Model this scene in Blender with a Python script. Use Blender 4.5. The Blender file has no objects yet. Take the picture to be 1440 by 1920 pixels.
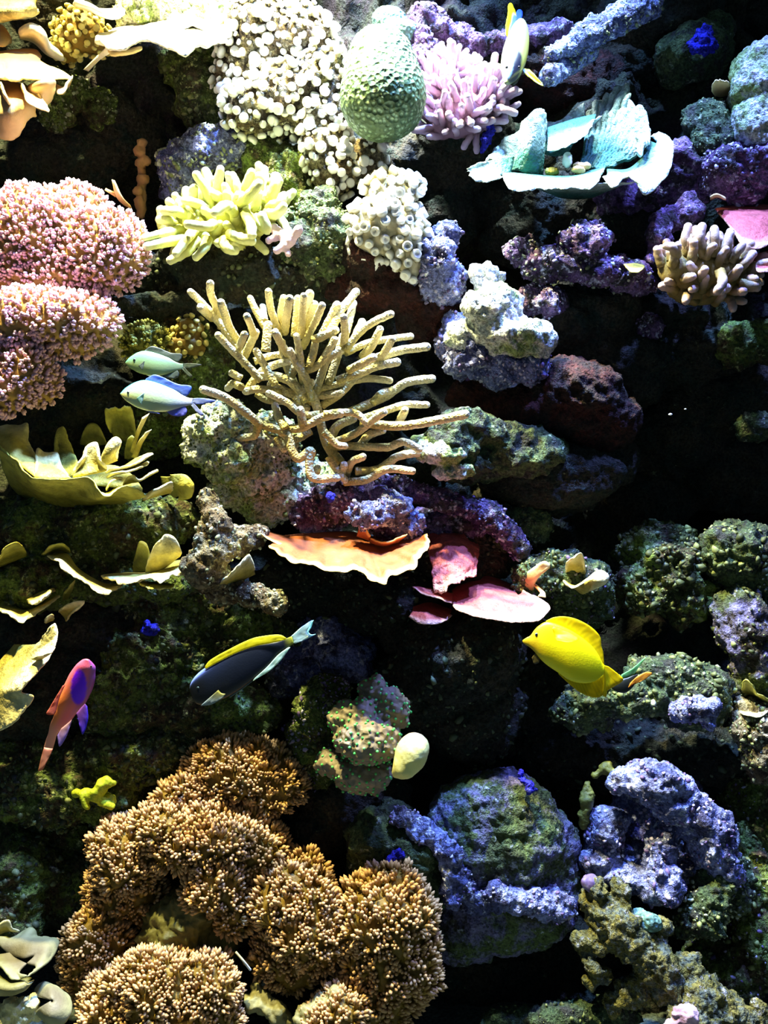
import bpy, math, random
import numpy as np
from mathutils import Vector, Matrix, Quaternion

scene = bpy.context.scene
C = scene.collection
random.seed(7)
RNG = np.random.default_rng(7)

# ------------------------------------------------------------------ camera
W, H = 1440, 1920
CAM_D = 1.30            # camera to the d = 0 plane, metres
FPX = 1733.0            # focal length in pixels
Z0 = 1.0                # camera height
cam = bpy.data.cameras.new('camera')
cam.sensor_fit = 'VERTICAL'
cam.sensor_height = 32.0
cam.lens = FPX / H * 32.0
cam.clip_start = 0.02
cam_o = bpy.data.objects.new('camera', cam)
cam_o.location = (0, -CAM_D, Z0)
cam_o.rotation_euler = (math.pi / 2, 0, 0)
C.objects.link(cam_o)
scene.camera = cam_o

# ------------------------------------------------------------------ light
scene.view_settings.view_transform = 'Standard'
scene.view_settings.look = 'None'
scene.view_settings.gamma = 1.0
scene.view_settings.use_curve_mapping = False
scene.view_settings.exposure = 1.0
wd = bpy.data.worlds.new('water_gloom')
scene.world = wd
wd.use_nodes = True
wd.node_tree.nodes['Background'].inputs[0].default_value = (0.20, 0.34, 0.50, 1)
wd.node_tree.nodes['Background'].inputs[1].default_value = 0.12

def spot(name, loc, aim, power, col, angle, blend=0.6, size=0.03):
    l = bpy.data.lights.new(name, 'SPOT')
    l.energy = power
    l.color = col
    l.spot_size = math.radians(angle)
    l.spot_blend = blend
    l.shadow_soft_size = size
    o = bpy.data.objects.new(name, l)
    o.location = loc
    o.rotation_euler = (Vector(aim) - Vector(loc)).to_track_quat('-Z', 'Y').to_euler()
    C.objects.link(o)
    return o

# the tank's pendant lamps, above the water
spot('tank_lamp_warm', (-0.48, -0.36, 2.55), (-0.26, 0.02, 0.85), 270, (1.0, 0.90, 0.40), 70)
spot('tank_lamp_blue', (0.10, -0.32, 2.50), (0.0, 0.03, 0.85), 210, (0.22, 0.42, 1.0), 72)
spot('tank_lamp_white', (-0.16, -0.24, 2.30), (-0.12, 0.05, 1.0), 95, (0.85, 1.0, 0.90), 62)
spot('tank_lamp_top', (-0.10, -0.02, 2.12), (-0.08, 0.10, 1.62), 105, (0.92, 1.0, 1.0), 84, 0.8)
spot('tank_lamp_cyan', (0.32, -0.10, 2.14), (0.24, 0.08, 1.5), 36, (0.75, 1.0, 1.0), 46, 0.5)
spot('tank_lamp_violet', (0.52, -0.34, 2.18), (0.36, 0.0, 0.65), 66, (0.22, 0.30, 1.0), 62, 0.8)
scene.cycles.max_bounces = 5
scene.cycles.diffuse_bounces = 2
scene.cycles.glossy_bounces = 2

# ------------------------------------------------------------------ maths
def P(px, py, d=0.0):
    k = (CAM_D + d) / FPX
    return np.array([(px - 720) * k, d, Z0 + (960 - py) * k])
def S(px, d=0.0):
    return px * (CAM_D + d) / FPX
def PP(pts, d0=0.0):
    return np.array([P(p[0], p[1], (p[2] if len(p) > 2 else 0.0) + d0) for p in pts])
def crop(ox, oy, s):
    def f(pts, d=0.0):
        return [(ox + p[0] / s, oy + p[1] / s, (p[2] if len(p) > 2 else 0.0) + d) for p in pts]
    return f

_perm = np.random.default_rng(3).permutation(256).astype(np.int64)
_perm = np.concatenate([_perm, _perm, _perm])
_g = np.random.default_rng(4).normal(size=(256, 3))
_g /= np.linalg.norm(_g, axis=1)[:, None]
def pnoise(p, seed=0):
    p = p + seed * 17.31
    i = np.floor(p).astype(np.int64)
    f = p - i
    u = f * f * f * (f * (f * 6 - 15) + 10)
    i &= 255
    out = 0
    for dx in (0, 1):
        wx = u[:, 0] if dx else 1 - u[:, 0]
        for dy in (0, 1):
            wy = u[:, 1] if dy else 1 - u[:, 1]
            for dz in (0, 1):
                wz = u[:, 2] if dz else 1 - u[:, 2]
                h = _perm[_perm[_perm[i[:, 0] + dx] + i[:, 1] + dy] + i[:, 2] + dz]
                gr = _g[h]
                out = out + wx * wy * wz * (gr[:, 0] * (f[:, 0] - dx) + gr[:, 1] * (f[:, 1] - dy) + gr[:, 2] * (f[:, 2] - dz))
    return out * 1.5
def fbm(p, freq, octs=4, seed=0, ridged=False, gain=0.5):
    s, a, t = 0, 1.0, 0
    for o in range(octs):
        n = pnoise(p * freq, seed + o * 3)
        if ridged:
            n = 1 - 2 * np.abs(n)
        s = s + a * n
        t += a
        a *= gain
        freq *= 2.03
    return s / t
_wj = np.random.default_rng(9).random((256, 3))
def worley(p, freq, seed=0):
    p = p * freq + seed * 5.7
    i = np.floor(p).astype(np.int64)
    best = np.full(len(p), 9.0)
    for dx in (-1, 0, 1):
        for dy in (-1, 0, 1):
            for dz in (-1, 0, 1):
                c = i + (dx, dy, dz)
                m = c & 255
                q = c + _wj[_perm[_perm[_perm[m[:, 0]] + m[:, 1]] + m[:, 2]]]
                best = np.minimum(best, ((q - p) ** 2).sum(1))
    return np.sqrt(best)

def catmull(pts, n, axis0=True):
    pts = np.asarray(pts, float)
    m = len(pts)
    if m == 1:
        return np.repeat(pts, n, 0)
    flat = pts.reshape(m, -1)
    seg = np.linalg.norm(np.diff(flat, axis=0), axis=1) ** 0.7 + 1e-9
    t = np.concatenate([[0], np.cumsum(seg)])
    t /= t[-1]
    tan = np.zeros_like(flat)
    for k in range(m):
        a, b = max(k - 1, 0), min(k + 1, m - 1)
        tan[k] = (flat[b] - flat[a]) / max(t[b] - t[a], 1e-9)
    x = np.linspace(0, 1, n)
    j = np.clip(np.searchsorted(t, x, side='right') - 1, 0, m - 2)
    h = (t[j + 1] - t[j])[:, None]
    s = ((x - t[j]) / (t[j + 1] - t[j]))[:, None]
    out = ((2 * s**3 - 3 * s**2 + 1) * flat[j] + (s**3 - 2 * s**2 + s) * h * tan[j]
           + (-2 * s**3 + 3 * s**2) * flat[j + 1] + (s**3 - s**2) * h * tan[j + 1])
    return out.reshape((n,) + pts.shape[1:])

def vnormals(V, F):
    n = np.zeros_like(V)
    a, b, c = V[F[:, 0]], V[F[:, 1]], V[F[:, 2]]
    fn = np.cross(c - a, (V[F[:, 3]] if F.shape[1] == 4 else b) - b) if F.shape[1] == 4 else np.cross(b - a, c - a)
    for k in range(F.shape[1]):
        for ax in range(3):
            n[:, ax] += np.bincount(F[:, k], fn[:, ax], len(V))
    l = np.linalg.norm(n, axis=1)[:, None]
    return n / np.maximum(l, 1e-12)

# ------------------------------------------------------------------ materials
def srgb(c):
    out = []
    for v in c[:3]:
        v = v / 255.0
        out.append(v / 12.92 if v <= 0.04045 else ((v + 0.055) / 1.055) ** 2.4)
    return tuple(out) + (1.0,)

def _base(name, rough=0.75, spec=0.25):
    m = bpy.data.materials.new(name)
    m.use_nodes = True
    nt = m.node_tree
    b = nt.nodes['Principled BSDF']
    b.inputs['Roughness'].default_value = rough
    b.inputs['Specular IOR Level'].default_value = spec
    return m, nt, b
def _noise(nt, vec, scale, detail=4.0, rough=0.6):
    n = nt.nodes.new('ShaderNodeTexNoise')
    n.inputs['Scale'].default_value = scale
    n.inputs['Detail'].default_value = detail
    n.inputs['Roughness'].default_value = rough
    nt.links.new(vec, n.inputs['Vector'])
    return n.outputs['Fac']
def _ramp(nt, fac, lo, hi):
    r = nt.nodes.new('ShaderNodeMapRange')
    r.inputs['From Min'].default_value = lo
    r.inputs['From Max'].default_value = hi
    nt.links.new(fac, r.inputs['Value'])
    return r.outputs['Result']
def _mix(nt, fac, a, b, mode='MIX'):
    m = nt.nodes.new('ShaderNodeMix')
    m.data_type = 'RGBA'
    m.blend_type = mode
    for sock, v in ((m.inputs['Factor'], fac), (m.inputs[6], a), (m.inputs[7], b)):
        if isinstance(v, (tuple, float, int)):
            sock.default_value = v
        else:
            nt.links.new(v, sock)
    return m.outputs[2]
def _bump(nt, b, h, strength, dist):
    n = nt.nodes.new('ShaderNodeBump')
    n.inputs['Strength'].default_value = strength
    n.inputs['Distance'].default_value = dist
    nt.links.new(h, n.inputs['Height'])
    nt.links.new(n.outputs['Normal'], b.inputs['Normal'])

def rock_mat(name, cols, scale=9.0, speck=0.55, seed=0.0):
    """encrusted rock: a, b, c patches of growth, d = pale specks"""
    m, nt, b = _base(name, 0.8, 0.2)
    g = nt.nodes.new('ShaderNodeNewGeometry')
    mp = nt.nodes.new('ShaderNodeMapping')
    mp.inputs['Location'].default_value = (seed, seed * 1.7, -seed)
    nt.links.new(g.outputs['Position'], mp.inputs['Vector'])
    v = mp.outputs['Vector']
    a, c2, c3, d = [srgb(c) for c in cols]
    n1 = _ramp(nt, _noise(nt, v, scale, 6, 0.65), 0.42, 0.56)
    n2 = _ramp(nt, _noise(nt, v, scale * 2.7, 6, 0.7), 0.48, 0.60)
    n3 = _noise(nt, v, 70, 5, 0.7)
    n4 = _noise(nt, v, 210, 3, 0.6)
    col = _mix(nt, n1, a, c2)
    col = _mix(nt, n2, col, c3)
    col = _mix(nt, _ramp(nt, n3, speck, speck + 0.10), col, d)
    dk = _ramp(nt, n4, 0.35, 0.62)
    col = _mix(nt, dk, _mix(nt, 1.0, col, (0.30, 0.30, 0.30, 1), 'MULTIPLY'), col)
    nt.links.new(col, b.inputs['Base Color'])
    hsum = nt.nodes.new('ShaderNodeMath')
    hsum.operation = 'ADD'
    nt.links.new(n3, hsum.inputs[0])
    nt.links.new(n4, hsum.inputs[1])
    _bump(nt, b, hsum.outputs[0], 0.9, 0.008)
    return m

def attr_mat(name, base, tip, lo=0.0, hi=1.0, rough=0.6, spec=0.3, nscale=60.0, var=0.35, bump=0.4, bdist=0.002,
             bscale=260.0, cell=False, dots=None):
    """coral skin: colour runs from base to tip along the growth attribute 't'"""
    m, nt, b = _base(name, rough, spec)
    at = nt.nodes.new('ShaderNodeAttribute')
    at.attribute_name = 't'
    g = nt.nodes.new('ShaderNodeNewGeometry')
    v = g.outputs['Position']
    col = _mix(nt, _ramp(nt, at.outputs['Fac'], lo, hi), srgb(base), srgb(tip))
    n = _noise(nt, v, nscale, 4, 0.6)
    dark = _mix(nt, 1.0, col, (1 - var, 1 - var, 1 - var * 1.1, 1), 'MULTIPLY')
    col = _mix(nt, _ramp(nt, n, 0.35, 0.62), dark, col)
    if cell:
        vo = nt.nodes.new('ShaderNodeTexVoronoi')
        vo.inputs['Scale'].default_value = bscale
        nt.links.new(v, vo.inputs['Vector'])
        h = vo.outputs['Distance']
        if dots:
            col = _mix(nt, _ramp(nt, h, 0.42, 0.25), col, srgb(dots))
    else:
        h = _noise(nt, v, bscale, 3, 0.6)
    nt.links.new(col, b.inputs['Base Color'])
    _bump(nt, b, h, bump, bdist)
    return m

def flat_mat(name, c, rough=0.4, spec=0.4):
    m, nt, b = _base(name, rough, spec)
    b.inputs['Base Color'].default_value = srgb(c)
    return m
def col_mat(name, rough=0.4, spec=0.4, scale=420.0, bump=0.12):
    m, nt, b = _base(name, rough, spec)
    at = nt.nodes.new('ShaderNodeAttribute')
    at.attribute_name = 'Col'
    nt.links.new(at.outputs['Color'], b.inputs['Base Color'])
    g = nt.nodes.new('ShaderNodeNewGeometry')
    _bump(nt, b, _noise(nt, g.outputs['Position'], scale, 2, 0.5), bump, 0.001)
    return m

def fin_mat(name):
    m = col_mat(name, 0.5, 0.3, bump=0.05)
    nt = m.node_tree
    b = nt.nodes['Principled BSDF']
    tr = nt.nodes.new('ShaderNodeBsdfTranslucent')
    mx = nt.nodes.new('ShaderNodeMixShader')
    mx.inputs[0].default_value = 0.45
    nt.links.new(b.inputs['Base Color'].links[0].from_socket, tr.inputs['Color'])
    nt.links.new(b.outputs[0], mx.inputs[1])
    nt.links.new(tr.outputs[0], mx.inputs[2])
    nt.links.new(mx.outputs[0], nt.nodes['Material Output'].inputs['Surface'])
    return m

# ------------------------------------------------------------------ mesh + object helpers
def make_mesh(name, V, F, mat, t=None, col=None, smooth=True):
    me = bpy.data.meshes.new(name)
    V = np.asarray(V, np.float32)
    if isinstance(F, np.ndarray):
        k = F.shape[1]
        idx = F.reshape(-1).astype(np.int32)
        starts = np.arange(len(F), dtype=np.int32) * k
    else:
        idx = np.array([i for f in F for i in f], np.int32)
        starts = np.concatenate([[0], np.cumsum([len(f) for f in F])[:-1]]).astype(np.int32)
    me.vertices.add(len(V))
    me.vertices.foreach_set('co', V.reshape(-1))
    me.loops.add(len(idx))
    me.loops.foreach_set('vertex_index', idx)
    me.polygons.add(len(starts))
    me.polygons.foreach_set('loop_start', starts)
    me.update(calc_edges=True)
    me.polygons.foreach_set('use_smooth', np.full(len(starts), smooth))
    if t is not None:
        a = me.attributes.new('t', 'FLOAT', 'POINT')
        a.data.foreach_set('value', np.asarray(t, np.float32))
    if col is not None:
        a = me.attributes.new('Col', 'FLOAT_COLOR', 'POINT')
        cc = np.ones((len(V), 4), np.float32)
        cc[:, :3] = col
        a.data.foreach_set('color', cc.reshape(-1))
    me.materials.append(mat)
    return me

def thing(name, label, cat, loc, group=None):
    o = bpy.data.objects.new(name, None)
    o.empty_display_size = 0.02
    o.location = loc
    C.objects.link(o)
    return tag(o, label, cat, group)
def tag(o, label, cat, group=None):
    o['label'] = label
    o['category'] = cat
    if group:
        o['group'] = group
    return o
def part(name, V, F, mat, parent, t=None, col=None, smooth=True, label=None, kind=None):
    off = np.array(parent.location) if parent.parent is None else np.array(parent.parent.location)
    o = bpy.data.objects.new(name, make_mesh(name, V - off, F, mat, t, col, smooth))
    C.objects.link(o)
    o.parent = parent
    if label:
        o['label'] = label
    if kind:
        o['kind'] = kind
    return o
def base_of(V):
    return np.array([(V[:, 0].min() + V[:, 0].max()) / 2, (V[:, 1].min() + V[:, 1].max()) / 2, V[:, 2].min()])
def single(name, V, F, mat, label, cat, group=None, t=None, col=None, smooth=True):
    b = base_of(V)
    o = bpy.data.objects.new(name, make_mesh(name, V - b, F, mat, t, col, smooth))
    o.location = b
    C.objects.link(o)
    return tag(o, label, cat, group)

# ------------------------------------------------------------------ shapes
def surface_nets(f, org, h):
    s = f < 0
    nx, ny, nz = f.shape
    cnt = np.zeros((nx - 1, ny - 1, nz - 1), np.float32)
    acc = np.zeros((nx - 1, ny - 1, nz - 1, 3), np.float32)
    cs = [(a, b, c) for a in (0, 1) for b in (0, 1) for c in (0, 1)]
    def sl(c):
        return (slice(c[0], nx - 1 + c[0]), slice(c[1], ny - 1 + c[1]), slice(c[2], nz - 1 + c[2]))
    for c in cs:
        for ax in range(3):
            if c[ax]:
                continue
            e = list(c)
            e[ax] = 1
            fa, fb = f[sl(c)], f[sl(e)]
            m = (fa < 0) != (fb < 0)
            ii = np.nonzero(m)
            t = fa[ii] / (fa[ii] - fb[ii])
            cnt[ii] += 1
            for k in range(3):
                acc[ii + (k,)] += c[k] + (t if k == ax else 0)
    act = cnt > 0
    idx = np.full(act.shape, -1, np.int64)
    ii = np.nonzero(act)
    idx[ii] = np.arange(len(ii[0]))
    V = (np.stack(ii, 1) + acc[ii] / cnt[ii][:, None]) * h + org
    F = []
    for ax in range(3):
        a = [slice(None)] * 3
        b = [slice(None)] * 3
        a[ax] = slice(0, -1)
        b[ax] = slice(1, None)
        sa, sb = s[tuple(a)], s[tuple(b)]
        q = np.stack(np.nonzero(sa != sb), 1)
        o1, o2 = (ax + 1) % 3, (ax + 2) % 3
        ok = (q[:, o1] > 0) & (q[:, o2] > 0) & (q[:, o1] < f.shape[o1] - 1) & (q[:, o2] < f.shape[o2] - 1)
        q = q[ok]
        inside = sa[tuple(q.T)]
        def cell(u, v):
            r = q.copy()
            r[:, o1] -= u
            r[:, o2] -= v
            return idx[tuple(r.T)]
        quad = np.stack([cell(1, 1), cell(0, 1), cell(0, 0), cell(1, 0)], 1)
        quad[~inside] = quad[~inside][:, ::-1]
        F.append(quad)
    return V, np.concatenate(F)

def blob_surface(blobs, vox_px=3.6, k_px=14.0):
    """smooth union of ellipsoids (px,py,d,rx,ry[,rd]) and tapered capsules ((px,py,d),(px,py,d),r1,r2)"""
    prims, lo, hi = [], [], []
    for b in blobs:
        if isinstance(b[0], tuple):
            a, e = P(*b[0]), P(*b[1])
            ra, rb = S(b[2], b[0][2]), S(b[3], b[1][2])
            prims.append(('c', a, e, ra, rb))
            lo += [a - ra, e - rb]
            hi += [a + ra, e + rb]
        else:
            d = b[2]
            c = P(b[0], b[1], d)
            rd = b[5] if len(b) > 5 else min(b[3], b[4])
            r = np.array([S(b[3], d), S(rd, d), S(b[4], d)])
            prims.append(('e', c, r))
            lo.append(c - r)
            hi.append(c + r)
    lo, hi = np.min(lo, 0), np.max(hi, 0)
    dm = (lo[1] + hi[1]) / 2
    h, k = S(vox_px, dm), S(k_px, dm)
    lo = lo - 3 * h - k * 0.3
    hi = hi + 3 * h + k * 0.3
    ax = [np.arange(lo[i], hi[i] + h, h, dtype=np.float32) for i in range(3)]
    X, Y, Z = np.meshgrid(*ax, indexing='ij')
    f = None
    for p in prims:
        if p[0] == 'e':
            q = np.sqrt(((X - p[1][0]) / p[2][0])**2 + ((Y - p[1][1]) / p[2][1])**2 + ((Z - p[1][2]) / p[2][2])**2)
            g = (q - 1) * p[2].min() * (0.5 + 0.5 * p[2].mean() / p[2].min())
        else:
            a, e, ra, rb = p[1:]
            ab = e - a
            t = np.clip(((X - a[0]) * ab[0] + (Y - a[1]) * ab[1] + (Z - a[2]) * ab[2]) / (ab @ ab + 1e-12), 0, 1)
            g = np.sqrt((X - a[0] - t * ab[0])**2 + (Y - a[1] - t * ab[1])**2 + (Z - a[2] - t * ab[2])**2) - (ra + (rb - ra) * t)
        if f is None:
            f = g
        else:
            w = np.clip(0.5 + 0.5 * (f - g) / k, 0, 1)
            f = f * (1 - w) + g * w - k * w * (1 - w)
    V, F = surface_nets(f, np.array([a[0] for a in ax]), h)
    return V, F, dm

def rough_up(V, F, dm, amp=9.0, size=60.0, pits=0.0, seed=1, fine=2.2):
    """weather a surface: amp / size in pixels"""
    u = S(1.0, dm)
    n = vnormals(V, F)
    dsp = amp * fbm(V, 1 / (size * u), 3, seed) * 2.0
    dsp += amp * 0.8 * (fbm(V, 1 / (size * 0.6 * u), 4, seed + 20, ridged=True, gain=0.6) - 0.35)
    dsp += fine * fbm(V, 1 / (13 * u), 3, seed + 40, gain=0.7) * 2.6
    if pits:
        w = worley(V, 1 / (pits * 4.5 * u), seed)
        dsp += pits * (np.clip(w, 0, 0.75) - 0.6) * -1.8
    return V + n * (dsp * u)[:, None]

SURF = {}
GROW = {'dark_rock': 1.22, 'algae_rock': 1.15, 'reef_rock': 1.1, 'red_rock': 1.15, 'mossy_rock': 1.08, 'cave_rock': 1.1, 'leaf_rock': 1.08, 'ledge_rock': 1.08}
def rock(name, label, mat, blobs, amp=9.0, size=60.0, pits=0.0, seed=1, cat='rock', vox=4.1, k=14.0, fine=2.2, group=None):
    gr = GROW.get(name, 1.0)
    blobs = [b if isinstance(b[0], tuple) else b[:3] + (b[3] * gr, b[4] * gr) + ((b[5] * gr,) if len(b) > 5 else (min(b[3], b[4]) * gr,)) for b in blobs]
    V, F, dm = blob_surface(blobs, vox, k)
    V = rough_up(V, F, dm, amp * 1.15, size, pits, seed, fine)
    o = single(name, V, F, mat, label, cat, group)
    SURF[label] = (V, F, dm, o)
    return o, V, F, dm

def loft(curves, nu=40, nv=14, thick=3.0, amp=3.0, freq=40.0, seed=0, jag=0.0, rim_only=True, d0=0.0, ridge=0.0, fine=1.6, rnd=0.0):
    """plate or leaf between growth lines, base first, rim last; points (px,py,d), thick/amp in pixels"""
    G = np.stack([catmull(PP(c, d0), nu) for c in curves])
    G = catmull(G, nv)
    dm = G[..., 1].mean()
    u = S(1.0, dm)
    v = np.linspace(0, 1, nv)[:, None]
    if jag:
        un = np.linspace(0, 1, nu)
        q = np.stack([un * 9, np.full(nu, seed * 1.3), np.zeros(nu)], 1)
        j = (pnoise(q, seed) + 0.5 * pnoise(q * 2.3, seed + 5)) * jag
        G = G + (G - G[:1]) * (j[None, :, None] * v[..., None] ** 2)
    if rnd:
        un = np.abs(np.linspace(-1, 1, nu))
        G = G[:1] + (G - G[:1]) * (1 - rnd * un ** 4.5)[None, :, None]
    def nrm(G):
        gu, gv = np.gradient(G, axis=1), np.gradient(G, axis=0)
        n = np.cross(gu, gv)
        return n / np.maximum(np.linalg.norm(n, axis=2, keepdims=True), 1e-12)
    n = nrm(G)
    nz = fbm(G.reshape(-1, 3), 1 / (freq * u), 3, seed).reshape(nv, nu)
    wgt = v ** 1.3 if rim_only else 0.3 + 0.7 * v
    if ridge:
        nz = nz + ridge * np.sin(np.linspace(0, 1, nu)[None, :] * 90 + nz * 3)
    n2 = fbm(G.reshape(-1, 3), 1 / (9.0 * u), 2, seed + 9).reshape(nv, nu)
    G = G + n * ((nz * amp * 1.6 + n2 * fine) * u * wgt)[..., None]
    n = nrm(G)
    iu = np.minimum(np.arange(nu), np.arange(nu)[::-1])[None, :] / 2.0
    iv = np.minimum(np.arange(nv), np.arange(nv)[::-1])[:, None] / 1.5
    e = np.clip(np.minimum(iu + 0 * iv, iv + 0 * iu), 0, 1)
    hgt = (0.30 + 0.70 * np.sqrt(e)) * thick * 0.5 * u
    A, B = G + n * hgt[..., None], G - n * hgt[..., None]
    V = np.concatenate([A.reshape(-1, 3), B.reshape(-1, 3)])
    i = np.arange(nv * nu).reshape(nv, nu)
    q = np.stack([i[:-1, :-1], i[:-1, 1:], i[1:, 1:], i[1:, :-1]], -1).reshape(-1, 4)
    N = nv * nu
    rim = np.concatenate([i[0, :], i[1:, -1], i[-1, -2::-1], i[-2:0:-1, 0]])
    r2 = np.roll(rim, -1)
    side = np.stack([r2, rim, rim + N, r2 + N], 1)
    F = np.concatenate([q, q[:, ::-1] + N, side])
    t = np.repeat(np.linspace(0, 1, nv), nu)
    return V, F, np.concatenate([t, t])

def tube(path, radii, nring=22, nseg=10, knob=0.0, seed=0):
    """tapered tube with a rounded end, world points"""
    pr = catmull(np.concatenate([np.asarray(path), np.asarray(radii)[:, None]], 1), nring)
    c, r = pr[:, :3], pr[:, 3]
    tan = np.gradient(c, axis=0)
    tan /= np.linalg.norm(tan, axis=1)[:, None]
    # rounded tip
    ext = []
    for a in (0.35, 0.65, 0.88, 0.98):
        ext.append((c[-1] + tan[-1] * r[-1] * a, r[-1] * math.sqrt(1 - a * a), tan[-1]))
    c = np.concatenate([c, [e[0] for e in ext]])
    r = np.concatenate([r, [e[1] for e in ext]])
    tan = np.concatenate([tan, [e[2] for e in ext]])
    ref = np.array([0.3, 0.9, 0.2])
    a1 = np.cross(tan, ref)
    a1 /= np.linalg.norm(a1, axis=1)[:, None]
    a2 = np.cross(tan, a1)
    th = np.linspace(0, 2 * math.pi, nseg, endpoint=False)
    V = c[:, None] + r[:, None, None] * (np.cos(th)[None, :, None] * a1[:, None] + np.sin(th)[None, :, None] * a2[:, None])
    n = len(c)
    if knob:
        ps = V.reshape(-1, 3)
        V = c[:, None] + (V - c[:, None]) * (1 + knob * pnoise(ps / (r.mean() * 1.1), seed)).reshape(n, nseg, 1)
    V = V.reshape(-1, 3)
    tip = c[-1] + tan[-1] * r[-1] * 0.1
    V = np.concatenate([V, [c[0]], [tip]])
    i = np.arange(n * nseg).reshape(n, nseg)
    j = np.roll(i, -1, 1)
    F = [tuple(x) for x in np.stack([i[:-1], j[:-1], j[1:], i[1:]], -1).reshape(-1, 4)]
    F += [(n * nseg, int(j[0, k]), int(i[0, k])) for k in range(nseg)]
    F += [(n * nseg + 1, int(i[-1, k]), int(j[-1, k])) for k in range(nseg)]
    t = np.concatenate([np.repeat(np.linspace(0, 1, n), nseg), [0, 1]])
    return V, F, t

def ico(sub):
    import bmesh
    bm = bmesh.new()
    bmesh.ops.create_icosphere(bm, subdivisions=sub, radius=1.0)
    V = np.array([v.co[:] for v in bm.verts])
    F = np.array([[v.index for v in f.verts] for f in bm.faces])
    bm.free()
    return V, F
ICO1, ICO2, ICO3 = ico(1), ico(2), ico(3)
def merge(items):
    Vs, Fs, n = [], [], 0
    for V, F in items:
        Vs.append(V)
        Fs.append(F + n)
        n += len(V)
    return np.concatenate(Vs), np.concatenate(Fs)

def poisson(V, N, r, nmax=900, seed=0, face=-0.15, keep=None):
    """scatter well-spaced points over the side of a surface that faces the glass or the light"""
    ok = np.nonzero((-N[:, 1] > face) | (N[:, 2] > 0.55))[0]
    if keep is not None:
        ok = ok[keep(V[ok])]
    rg = np.random.default_rng(seed)
    rg.shuffle(ok)
    got = []
    pts = np.empty((nmax, 3))
    for i in ok:
        k = len(got)
        if k and (((pts[:k] - V[i]) ** 2).sum(1) < r * r).any():
            continue
        pts[k] = V[i]
        got.append(i)
        if len(got) >= nmax:
            break
    return np.array(got, int)

def orient(n, rg, up=0.25, jit=0.2):
    d = Vector(n) + Vector((0, 0, up)) + Vector(rg.normal(0, jit, 3))
    q = d.to_track_quat('Z', 'Y')
    return q @ Quaternion((0, 0, 1), rg.uniform(0, 6.28))

def scatter_parts(root, name, meshes, V, N, ids, size, rg, up=0.25, jit=0.2, sink=0.0, most=300, var=0.2):
    """one object for each piece; past `most` the rest are joined into one part of kind stuff"""
    order = sorted(ids, key=lambda i: N[i, 1])
    loc = np.array(root.location)
    rest = []
    for k, i in enumerate(order):
        q = orient(N[i], rg, up, jit)
        s = size * rg.uniform(1 - var, 1 + var)
        p = V[i] - N[i] * sink
        me = meshes[rg.integers(len(meshes))]
        if k < most:
            o = bpy.data.objects.new(name, me)
            o.location = p - loc
            o.rotation_mode = 'QUATERNION'
            o.rotation_quaternion = q
            o.scale = (s, s, s)
            C.objects.link(o)
            o.parent = root
        else:
            rest.append((me, q, s, p))
    if rest:
        Vs, Fs, ts, n = [], [], [], 0
        for me, q, s, p in rest:
            co = np.empty(len(me.vertices) * 3, np.float32)
            me.vertices.foreach_get('co', co)
            tv = np.empty(len(me.vertices), np.float32)
            me.attributes['t'].data.foreach_get('value', tv)
            f = np.array([pl.vertices[:] for pl in me.polygons])
            R = np.array(q.to_matrix())
            Vs.append(co.reshape(-1, 3) @ R.T * s + p)
            Fs.append(f + n)
            ts.append(tv)
            n += len(tv)
        part(name + '_remainder', np.concatenate(Vs), np.concatenate(Fs), rest[0][0].materials[0], root,
             t=np.concatenate(ts), kind='stuff')

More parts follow.
